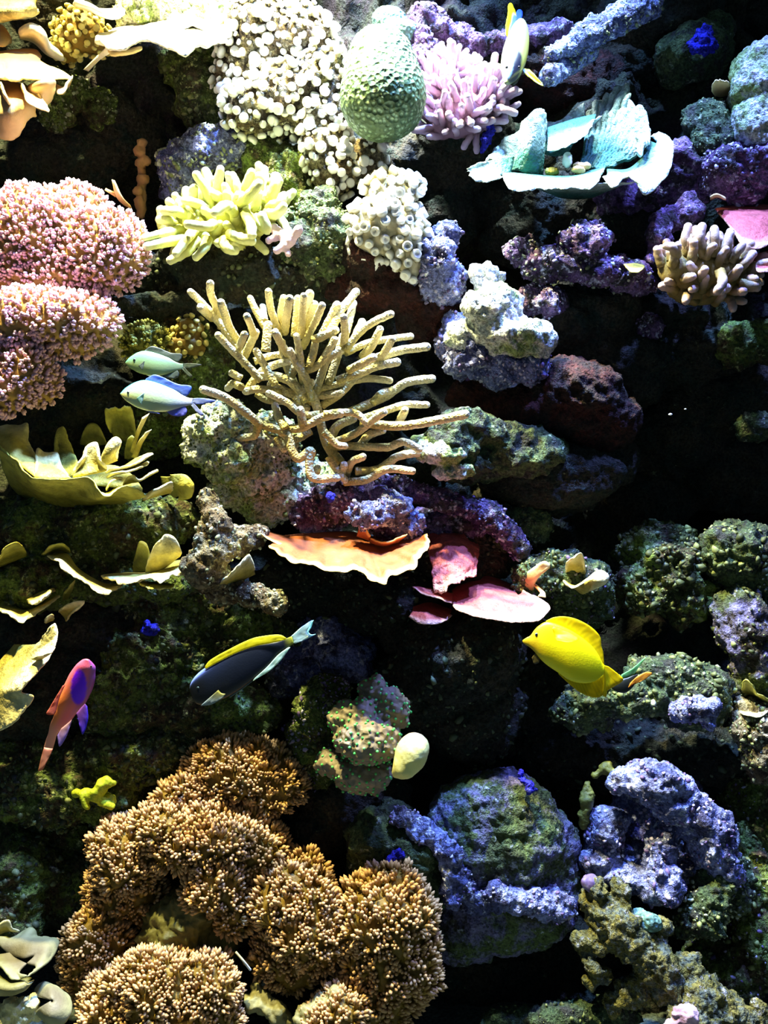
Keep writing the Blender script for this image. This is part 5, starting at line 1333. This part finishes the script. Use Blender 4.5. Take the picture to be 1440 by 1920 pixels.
patch('tiny painted patch of blue lamplight at the top left of the green cup coral rock', [(910, 265, .1, 8, 16, 8), (918, 250, .1, 7, 14, 7)], 345)
patch('tiny painted patch of blue lamplight on the rock above the orange plate', [(622, 932, .0, 7, 8, 5)], 346)

# ------------------------------------------------------------------ olive soft coral, lower right
def soft(label, blobs, seed, amp=8, mat=M_SOFT, k=8):
    V, F, dm = blob_surface(blobs, 3.0, k)
    V = rough_up(V, F, dm, amp, 24, 6, seed, 2.2)
    tt = np.clip(0.5 + fbm(V, 40, 3, seed), 0, 1)
    single('soft_coral', V, F, mat, label, 'coral', t=tt)
soft('olive branching soft coral at the lower right below the blue crusted rock',
     [((1110, 1690, -.04), (1160, 1740, -.06), 24, 34), ((1160, 1740, -.06), (1230, 1810, -.07), 34, 34), ((1230, 1810, -.07), (1250, 1850, -.07), 34, 28), ((1165, 1670, -.04), (1160, 1730, -.05), 18, 26), ((1100, 1770, -.05), (1140, 1760, -.06), 22, 20),
      ((1105, 1800, -.06), (1125, 1830, -.06), 14, 14), ((1125, 1830, -.06), (1100, 1840, -.06), 14, 10), ((1120, 1660, -.05), (1125, 1690, -.05), 16, 16), ((1240, 1740, -.05), (1220, 1790, -.06), 16, 20), ((1150, 1880, -.05), (1200, 1850, -.06), 20, 26)], 351)
soft('olive cone shaped soft coral at the bottom right edge',
     [((1290, 1810, -.06), (1310, 1880, -.07), 20, 46), ((1310, 1870, -.07), (1370, 1920, -.07), 44, 44), ((1285, 1905, -.09), (1330, 1930, -.09), 34, 34)], 352)
soft('pale lilac crust lump at the bottom edge under the cone shaped coral', [(1285, 1905, -.12, 24, 20, 16), (1270, 1925, -.12, 26, 16, 16)], 353, 5, M_LFING)
soft('yellowish coral nubs at the bottom right corner', [((1400, 1900, -.08), (1398, 1930, -.08), 12, 16), ((1425, 1890, -.08), (1430, 1930, -.08), 14, 18)], 354, 4)
soft('glossy pale blue and green sponge among the olive soft coral', [((1185, 1735, -.055), (1222, 1728, -.06), 15, 16), (1205, 1720, -.05, 18, 14, 12)], 355, 2, M_TEALB)
soft('mossy yellow nodule string left of the blue crusted rock', [((1138, 1440, .03), (1160, 1450, .02), 6, 8), ((1100, 1475, .03), (1100, 1510, .02), 8, 10), ((1100, 1510, .02), (1092, 1550, .02), 8, 5), ((1115, 1455, .03), (1138, 1440, .03), 5, 6)], 356, 4, M_YCAB2)
soft('violet knob left of the olive branching soft coral', [(1105, 1652, -.05, 12, 12, 10)], 357, 2, M_KNOB_P)
# ------------------------------------------------------------------ fish
M_FISH = col_mat('fish_skin', 0.42, 0.4)
M_FIN = fin_mat('fish_fin')
M_EYE = flat_mat('fish_eye', (12, 14, 22), 0.15, 0.6)
M_IRIS = flat_mat('fish_iris', (70, 90, 90), 0.2, 0.6)
def lin(c):
    return np.array(srgb(c)[:3])
def blend(a, b, w):
    w = np.clip(w, 0, 1)[:, None]
    return a * (1 - w) + b * w
def sst(x, a, b):
    t = np.clip((x - a) / (b - a), 0, 1)
    return t * t * (3 - 2 * t)

def fish(name, label, cr, rings, colour, fins, eyes, d, wide=0.42, tail_w=0.2, nr=70, ns=36, tilt=0.0, rays=.12, extra=None, tf=None):
    """rings: (top, bottom) outline pairs from nose to tail; tilt: depth change along the body"""
    s, ox, oy = cr
    if tf is None:
        tf = lambda p: p
    def W3(p, dd):
        q = tf(p)
        return P(ox + q[0] / s, oy + q[1] / s, dd)
    n = len(rings)
    top = np.array([W3(r[0], d + tilt * i / (n - 1)) for i, r in enumerate(rings)])
    bot = np.array([W3(r[1], d + tilt * i / (n - 1)) for i, r in enumerate(rings)])
    tc = np.array([r[0] for r in rings], float)
    bc = np.array([r[1] for r in rings], float)
    top, bot, tc, bc = [catmull(a, nr) for a in (top, bot, tc, bc)]
    cen, A = (top + bot) / 2, (top - bot) / 2
    ha = np.linalg.norm(A, axis=1)
    x = np.linspace(0, 1, nr)
    hw = ha * (wide + (tail_w - wide) * sst(x, 0.45, 1.0)) * (1.05 - 0.3 * sst(x, 0.0, 0.15) * 0)
    th = np.linspace(0, 2 * math.pi, ns, endpoint=False)
    ct, st = np.cos(th), np.sin(th)
    B = np.zeros_like(A)
    B[:, 1] = -hw
    if tilt:
        ax = cen[-1] - cen[0]
        pn = np.cross(ax, A[nr // 2])
        pn /= np.linalg.norm(pn)
        if pn[1] > 0:
            pn = -pn
        B = hw[:, None] * pn[None]
    sq = np.sign(st) * np.abs(st) ** 0.85
    V = cen[:, None] + A[:, None] * ct[None, :, None] + B[:, None] * sq[None, :, None]
    pc = (tc + bc)[:, None] / 2 + (tc - bc)[:, None] / 2 * ct[None, :, None]
    V = np.concatenate([V.reshape(-1, 3), [cen[0] - (cen[1] - cen[0]) * .4], [cen[-1]]])
    pc = np.concatenate([pc.reshape(-1, 2), [(tc[0] + bc[0]) / 2], [(tc[-1] + bc[-1]) / 2]])
    u = np.concatenate([np.repeat(x, ns), [0, 1]])
    v = np.concatenate([np.tile(ct, nr), [0, 0]])
    i = np.arange(nr * ns).reshape(nr, ns)
    j = np.roll(i, -1, 1)
    F = [tuple(q) for q in np.stack([i[:-1], j[:-1], j[1:], i[1:]], -1).reshape(-1, 4)]
    F += [(nr * ns, int(j[0, k]), int(i[0, k])) for k in range(ns)] + [(nr * ns + 1, int(i[-1, k]), int(j[-1, k])) for k in range(ns)]
    b = base_of(V)
    root = thing(name, label, 'fish', b)
    part('body', V, F, M_FISH, root, col=colour(pc[:, 0], pc[:, 1], u, v))
    for k, (fn, base, edge, fc, dd) in enumerate(fins):
        def L(pts):
            out = []
            for p in pts:
                q = tf(p)
                out.append((ox + q[0] / s, oy + q[1] / s, d + dd + (p[2] if len(p) > 2 else 0)))
            return out
        fv, ff, t = loft([L(base), L(edge)], nu=36, nv=10, thick=1.8, amp=.8, freq=14, seed=400 + k)
        nn = len(t) // 2
        uu = np.tile(np.tile(np.linspace(0, 1, 36), 10), 2)
        ray = 1 - rays + rays * np.sin(uu * 95)
        part(fn, fv, ff, M_FIN, root, col=fc(uu, t) * ray[:, None])
    for (ex, ey, er, side) in eyes:
        p = W3((ex, ey), d)
        k = np.argmin(((cen[:, [0, 2]] - p[[0, 2]]) ** 2).sum(1))
        loc = ((p - cen[k]) @ A[k]) / (ha[k] ** 2)
        yy = cen[k][1] - hw[k] * math.sqrt(max(0.05, 1 - loc * loc)) ** 0.9
        r = S(er / s, d)
        ey_o = part('eye', ICO2[0] * (r, r * .6, r) + np.array([p[0], yy + r * .1, p[2]]), ICO2[1], M_IRIS, root)
        part('pupil', ICO2[0] * (r * .72, r * .35, r * .72) + np.array([p[0], yy - r * .22, p[2]]), ICO2[1], M_EYE, ey_o)
    return root

# pale green fish pair (left)
CH = (7.2, 210, 640)
ch_rings = [((112, 704), (114, 714)), ((140, 672), (140, 752)), ((185, 628), (185, 800)), ((240, 592), (240, 838)), ((320, 550), (320, 886)), ((430, 524), (430, 926)), ((540, 540), (540, 950)), ((650, 575), (650, 952)), ((760, 618), (760, 946)),
            ((860, 665), (860, 916)), ((950, 724), (950, 886)), ((1030, 762), (1030, 866)), ((1085, 768), (1085, 858))]
def ch_col(x, y, u, v):
    c = blend(lin((196, 214, 168)), lin((110, 205, 190)), sst(v, -.25, .75))
    c = blend(c, lin((70, 190, 215)), sst(v, .7, 1.0) * sst(u, .6, .2))
    c = blend(c, lin((196, 200, 226)), sst(u, .55, .95))
    return blend(c, lin((228, 222, 150)), sst(u, .30, .05) * sst(v, .4, -.6))
cf = lambda a, b: (lambda u, t: blend(lin(a), lin(b), t))
ch_fins = [
    ('dorsal_fin', [(440, 535), (560, 560), (700, 610), (850, 672), (970, 735)], [(460, 505), (570, 450), (700, 490), (800, 540), (910, 582), (1068, 606), (1055, 685), (1008, 735)], cf((120, 150, 220), (90, 120, 230)), .0),
    ('tail_fin', [(1060, 775), (1075, 800), (1080, 815)], [(1150, 765), (1290, 775), (1400, 803), (1230, 845), (1105, 848)], cf((196, 204, 226), (120, 140, 220)), .0),
    ('tail_fin', [(1080, 815), (1075, 835), (1060, 855)], [(1108, 842), (1170, 910), (1235, 985), (1200, 1005), (1110, 920)], cf((196, 204, 226), (150, 150, 200)), .0),
    ('anal_fin', [(740, 940), (860, 915), (985, 875)], [(742, 955), (810, 1000), (920, 1012), (990, 992), (1012, 935), (995, 890)], cf((150, 150, 220), (130, 130, 240)), .0),
    ('pelvic_fin', [(460, 935), (560, 945)], [(520, 965), (655, 978)], cf((180, 190, 220), (120, 130, 220)), -.004),
    ('pectoral_fin', [(330, 770), (350, 800), (380, 830)], [(440, 690), (420, 780), (400, 850)], cf((130, 180, 170), (150, 180, 180)), -.022)]
fish('damselfish', 'pale turquoise fish with blue fins, lower of the swimming pair', CH, ch_rings, ch_col, ch_fins, [(232, 697, 19, 0)], -.10, .40)
def ch_tf(p):
    return (180 + .80 * (p[0] - 113) + .03 * (p[1] - 709), 288 + .80 * (p[1] - 709) - .035 * (p[0] - 113))
def ch_shade_col(x, y, u, v):  # same kind of fish, its shade further back put into darker colours
    c = blend(lin((120, 140, 100)), lin((84, 140, 116)), sst(v, -.3, .8))
    return blend(c, lin((96, 116, 100)), sst(u, .5, 1))
dim = cf((96, 110, 96), (84, 92, 92))  # fins darkened for the same shade
fish('damselfish', 'grey green fish darkened as in shade, upper of the swimming pair', CH, ch_rings, ch_shade_col, [(f[0], f[1], f[2], dim, f[4]) for f in ch_fins], [(285, 680, 21, 0)], -.02, .40, tf=ch_tf)

# black surgeonfish with a yellow back
SG = (5.333, 340, 1140)
sg_rings = [((84, 800), (92, 850)), ((92, 760), (112, 905)), ((118, 710), (150, 955)), ((160, 660), (215, 968)), ((240, 596), (330, 940)), ((400, 505), (470, 885)), ((560, 425), (620, 790)), ((740, 365), (760, 680)), ((880, 350), (890, 560)), ((980, 335), (985, 440)), ((1060, 300), (1078, 385)), ((1105, 282), (1125, 352))]
def sg_col(x, y, u, v):
    c = np.tile(lin((9, 15, 28)), (len(u), 1))
    c = blend(c, lin((14, 24, 50)), sst(v, .0, .9) * sst(u, .6, .2))
    c = blend(c, lin((5, 7, 12)), sst(u, .30, .18) * sst(v, .75, .4))
    c = blend(c, lin((110, 130, 220)), sst(v, .72, .95) * sst(u, .35, .2))
    return blend(c, lin((150, 150, 40)), sst(u, .9, 1))
fish('surgeonfish', 'dark navy fish with a yellow back fin and white tail', SG, sg_rings, sg_col, [
    ('dorsal_fin', [(240, 612), (400, 525), (560, 445), (740, 382), (900, 352), (1040, 318)], [(236, 585), (290, 520), (480, 412), (700, 308), (850, 276), (985, 268), (1050, 300)], cf((250, 235, 0), (255, 245, 60)), -.004),
    ('anal_fin', [(735, 700), (860, 585), (965, 470), (1065, 395)], [(715, 730), (890, 622), (1005, 510), (1088, 392)], cf((190, 220, 205), (210, 240, 230)), -.004),
    ('tail_fin', [(1090, 290), (1105, 320), (1120, 350)], [(1200, 190), (1312, 122), (1290, 190), (1262, 240), (1290, 268), (1342, 264), (1230, 322), (1140, 355)], lambda u, t: blend(lin((205, 235, 230)) + 0 * t[:, None], lin((70, 120, 200)), sst(t, .85, .97)), .0),
    ('tail_rim', [(1305, 130), (1280, 190), (1255, 245), (1290, 275), (1335, 268)], [(1322, 120), (1300, 190), (1275, 238), (1300, 265), (1345, 260)], cf((170, 235, 235), (190, 250, 250)), -.002),
    ('pectoral_fin', [(370, 820), (400, 850), (440, 860)], [(190, 978), (300, 965), (420, 895)], cf((150, 140, 40), (150, 170, 180)), -.03),
    ('ventral_edge', [(480, 880), (600, 800), (700, 730)], [(490, 895), (610, 812), (715, 732)], cf((80, 100, 110), (120, 140, 140)), .0)],
    [(175, 790, 12, 0)], -.10, .26, rays=.03)

# yellow tang
TG = (5.143, 960, 1130)
tg_rings = [((103, 362), (108, 388)), ((140, 338), (135, 408)), ((180, 315), (170, 430)), ((212, 270), (215, 472)), ((255, 225), (270, 540)), ((330, 185), (335, 600)), ((430, 205), (450, 678)), ((560, 262), (550, 745)), ((680, 340), (650, 775)), ((780, 430), (740, 775)), ((840, 515), (810, 752)), ((872, 580), (868, 705)), ((895, 605), (890, 685))]
def tg_col(x, y, u, v):
    c = np.tile(lin((250, 236, 2)), (len(u), 1))
    return blend(c, lin((214, 180, 20)), sst(u, .4, .15))
yl = cf((250, 232, 6), (244, 216, 2))
fish('yellow_tang', 'bright yellow disc shaped fish below the pink plate', TG, tg_rings, tg_col, [
    ('dorsal_fin', [(300, 215), (450, 225), (600, 295), (760, 430), (880, 600)], [(335, 172), (400, 142), (510, 133), (640, 165), (770, 240), (850, 330), (862, 420), (880, 480), (888, 590)], yl, .004),
    ('anal_fin', [(440, 660), (600, 755), (740, 765), (880, 690)], [(450, 690), (560, 792), (650, 862), (740, 902), (822, 916), (882, 880), (892, 760)], yl, .004),
    ('tail_fin', [(880, 600), (885, 645), (885, 690)], [(930, 615), (1000, 668), (1072, 742), (990, 808), (920, 850), (908, 912), (872, 895)], yl, .002),
    ('pectoral_fin', [(385, 250), (400, 290), (410, 340)], [(400, 225, .004), (560, 290, .0), (650, 345, -.006), (560, 385, -.016), (430, 360, -.012)], yl, -.026),
    ('pelvic_fin', [(230, 480), (270, 540)], [(190, 530), (215, 590), (260, 580)], cf((120, 110, 60), (110, 100, 70)), .0)],
    [(232, 303, 17, 0)], -.13, .30)

# dark little fish behind the yellow one
fish('wrasse', 'small dark fish with green and orange tail lobes behind the yellow fish', TG,
     [((960, 800), (960, 830)), ((1000, 770), (1010, 860)), ((1060, 735), (1090, 870)), ((1120, 720), (1150, 830)), ((1170, 700), (1190, 780)), ((1210, 690), (1220, 740))],
     lambda x, y, u, v: np.tile(lin((16, 20, 18)), (len(u), 1)), [
    ('dorsal_fin', [(1040, 740), (1110, 725), (1180, 690)], [(1060, 690), (1150, 640), (1230, 575), (1296, 520), (1235, 605), (1190, 670)], cf((60, 110, 76), (120, 200, 130)), .0),
    ('anal_fin', [(1120, 820), (1150, 800), (1200, 760)], [(1140, 775), (1210, 710), (1300, 668), (1350, 680), (1290, 735), (1180, 790)], cf((190, 120, 30), (236, 170, 60)), -.004)],
     [], -.05, .4)

# pink and purple anthias
AN = (7.68, 50, 1210)
an_rings = [((845, 196), (905, 212)), ((800, 208), (950, 262)), ((730, 262), (988, 322)), ((680, 320), (985, 400)), ((625, 400), (982, 490)), ((570, 510), (950, 620)), ((510, 640), (900, 735)), ((455, 790), (830, 862)), ((430, 920), (720, 982)), ((385, 1035), (640, 1080)), ((335, 1150), (500, 1205)), ((312, 1260), (435, 1295)), ((275, 1370), (405, 1400)), ((240, 1500), (365, 1530))]
def an_col(x, y, u, v):
    c = blend(lin((244, 110, 110)), lin((252, 140, 70)), sst(v, -.2, .6))
    c = blend(c, lin((236, 100, 130)), sst(u, .5, .15) * sst(v, -1, .2))
    c = blend(c, lin((150, 70, 140)), sst(v, -.3, -.9) * sst(u, .8, .4))
    c = blend(c, lin((240, 160, 130)), sst(u, .65, .85))
    e = ((x - 785 - (y - 560) * -.02) / 108) ** 2 + ((y - 565) / 240) ** 2
    return blend(c, lin((120, 8, 255)), sst(e, 1.25, .85))
fish('anthias', 'pink orange fish with a purple flank patch, diving at the left', AN, an_rings, an_col, [
    ('dorsal_fin', [(560, 560), (480, 740), (420, 960)], [(520, 580), (400, 780), (330, 900), (284, 988), (400, 1000)], cf((210, 100, 90), (236, 130, 100)), .0),
    ('anal_fin', [(650, 1070), (580, 1130), (500, 1195)], [(640, 1110), (590, 1270), (530, 1390), (470, 1455), (440, 1300)], cf((230, 170, 150), (170, 140, 240)), .0),
    ('pelvic_fin', [(840, 840), (780, 900), (715, 980)], [(870, 880), (885, 1040), (850, 1200), (800, 1282), (740, 1060)], cf((160, 90, 160), (90, 60, 240)), .0),
    ('tail_fin', [(252, 1470), (310, 1480), (378, 1490)], [(212, 1600), (180, 1740), (172, 1810), (230, 1790), (290, 1680), (345, 1570)], cf((240, 160, 130), (226, 150, 110)), .0)],
    [(930, 300, 14, 0)], -.13, .55, .18, tilt=.03)

# white, black and yellow fish seen head on at the top
IX = (8.0, 880, 0)
def idol():
    ring = [(545, 1225, -.035, 22, 30), (560, 1195, -.03, 45, 70), (600, 1110, -.018, 95, 170), (650, 960, -.004, 165, 290), (680, 830, .015, 195, 400), (705, 720, .04, 180, 420), (725, 600, .07, 130, 330), (735, 480, .10, 80, 190), (740, 400, .125, 45, 90), (742, 370, .14, 18, 50)]
    d0 = .05
    r = catmull(np.array(ring, float), 40)
    th = np.linspace(0, 2 * math.pi, 28, endpoint=False)
    V, pc = [], []
    for cx, cy, dd, w, h in r:
        lean = 0.16
        for a in th:
            y = cy - h * math.cos(a)
            x = cx + w * math.sin(a) + lean * h * math.cos(a)
            V.append(P(IX[1] + x / 8, IX[2] + y / 8, d0 + dd))
            pc.append((x, y, math.sin(a), math.cos(a)))
    V, pc = np.array(V), np.array(pc)
    n, ns = 40, 28
    V = np.concatenate([V, [V[:ns].mean(0)], [V[-ns:].mean(0)]])
    i = np.arange(n * ns).reshape(n, ns)
    j = np.roll(i, -1, 1)
    F = [tuple(q) for q in np.stack([i[:-1], i[1:], j[1:], j[:-1]], -1).reshape(-1, 4)]
    F += [(n * ns, int(i[0, k]), int(j[0, k])) for k in range(ns)] + [(n * ns + 1, int(j[-1, k]), int(i[-1, k])) for k in range(ns)]
    pc = np.concatenate([pc, [(545, 1225, 0, 0), (742, 370, 0, 0)]])
    x, y = pc[:, 0], pc[:, 1]
    u = np.concatenate([np.repeat(np.linspace(0, 1, n), ns), [0, 1]])
    c = np.tile(lin((108, 112, 84)), (len(x), 1))
    c = blend(c, lin((150, 146, 60)), sst(pc[:, 2], .5, 1) * .8)
    m = ((x - 672 + (y - 900) * .12) / 125) ** 2 + ((y - 980) / 275) ** 2
    c = blend(c, lin((14, 16, 40)), sst(m, 1.05, .8))
    m2 = ((x - 612 + (y - 1060) * .2) / 36) ** 2 + ((y - 1060) / 130) ** 2
    c = blend(c, lin((80, 100, 110)), sst(m2, 1.0, .7))
    root = thing('bannerfish', 'white fish with black mask and yellow fins at the top', 'fish', base_of(V))
    part('body', V, F, M_FISH, root, col=c)
    def fin(nm, a, b, fc, k, th=2.0):
        q = lambda pts: [(IX[1] + p[0] / 8, IX[2] + p[1] / 8, d0 + p[2]) for p in pts]
        fv, ff, t = loft([q(a), q(b)], nu=30, nv=10, thick=th, amp=.8, freq=12, seed=450 + k)
        uu = np.tile(np.tile(np.linspace(0, 1, 30), 10), 2)
        part(nm, fv, ff, M_FIN, root, col=fc(uu, t) * (0.86 + .14 * np.sin(uu * 70))[:, None])
    fin('dorsal_fin', [(590, 600, .03), (650, 460, .05), (715, 300, .09)], [(545, 520, .02), (545, 380, .03), (580, 200, .06), (590, 60, .09), (640, 55, .10), (700, 200, .10)],
        lambda u, t: blend(lin((90, 120, 170)), lin((250, 235, 20)), sst(t, .35, .55)), 1)
    fin('tail_fin', [(640, 520, .08), (700, 440, .10), (745, 400, .12)], [(690, 300, .11), (710, 170, .13), (760, 140, .14), (800, 190, .14), (765, 300, .13)], cf((110, 150, 220), (70, 110, 230)), 2)
    fin('pectoral_fin', [(790, 1020, .01), (800, 1050, .0), (820, 1090, .0)], [(900, 1040, -.01), (1010, 1150, -.03), (1110, 1290, -.04), (980, 1220, -.03), (860, 1120, -.01)], lambda u, t: blend(lin((90, 110, 170)), lin((190, 206, 70)), sst(t, .1, .4)), 3)
    fin('pectoral_fin', [(490, 960, .01), (485, 990, .01), (490, 1020, .01)], [(400, 950, .0), (290, 945, -.01), (190, 970, -.02), (300, 1015, -.01), (400, 1025, .0)], cf((230, 226, 160), (250, 246, 220)), 4, 3.0)
    fin('pelvic_fin', [(700, 1100, .01), (760, 1080, .02), (800, 1060, .02)], [(600, 1260, .0), (650, 1290, .0), (720, 1240, .01)], cf((170, 170, 120), (60, 70, 70)), 5)
    for ex in (560, 745):
        r = S(2.6, d0)
        p = P(IX[1] + ex / 8, IX[2] + 1010 / 8, d0 - .028)
        part('eye', ICO2[0] * r + p, ICO2[1], M_EYE, root)
idol()
# pale drifting specks of food near the right wall
for i, (x, y, dd, r) in enumerate([(1257, 777, .05, 3.2), (1285, 767, .05, 1.8), (467, 1815, -.14, 0)]):
    if r:
        v = ICO1[0] * S(r, dd) * (1.3, 1, .8) + P(x, y, dd)
        single('food_speck', v, ICO1[1], M_WHITEP, ['larger pale speck drifting before the dark right wall', 'smaller pale speck drifting before the dark right wall'][i], 'speck', t=np.ones(len(v)))
v, f, t = tube(PP([(442, 1785, -.12), (455, 1800, -.125), (469, 1818, -.12)]), np.full(3, S(2.2, -.12)), 10, 8)
single('worm_tube', v, f, M_WHITEP, 'thin pale tube between the bottom brown corals', 'worm', t=t)
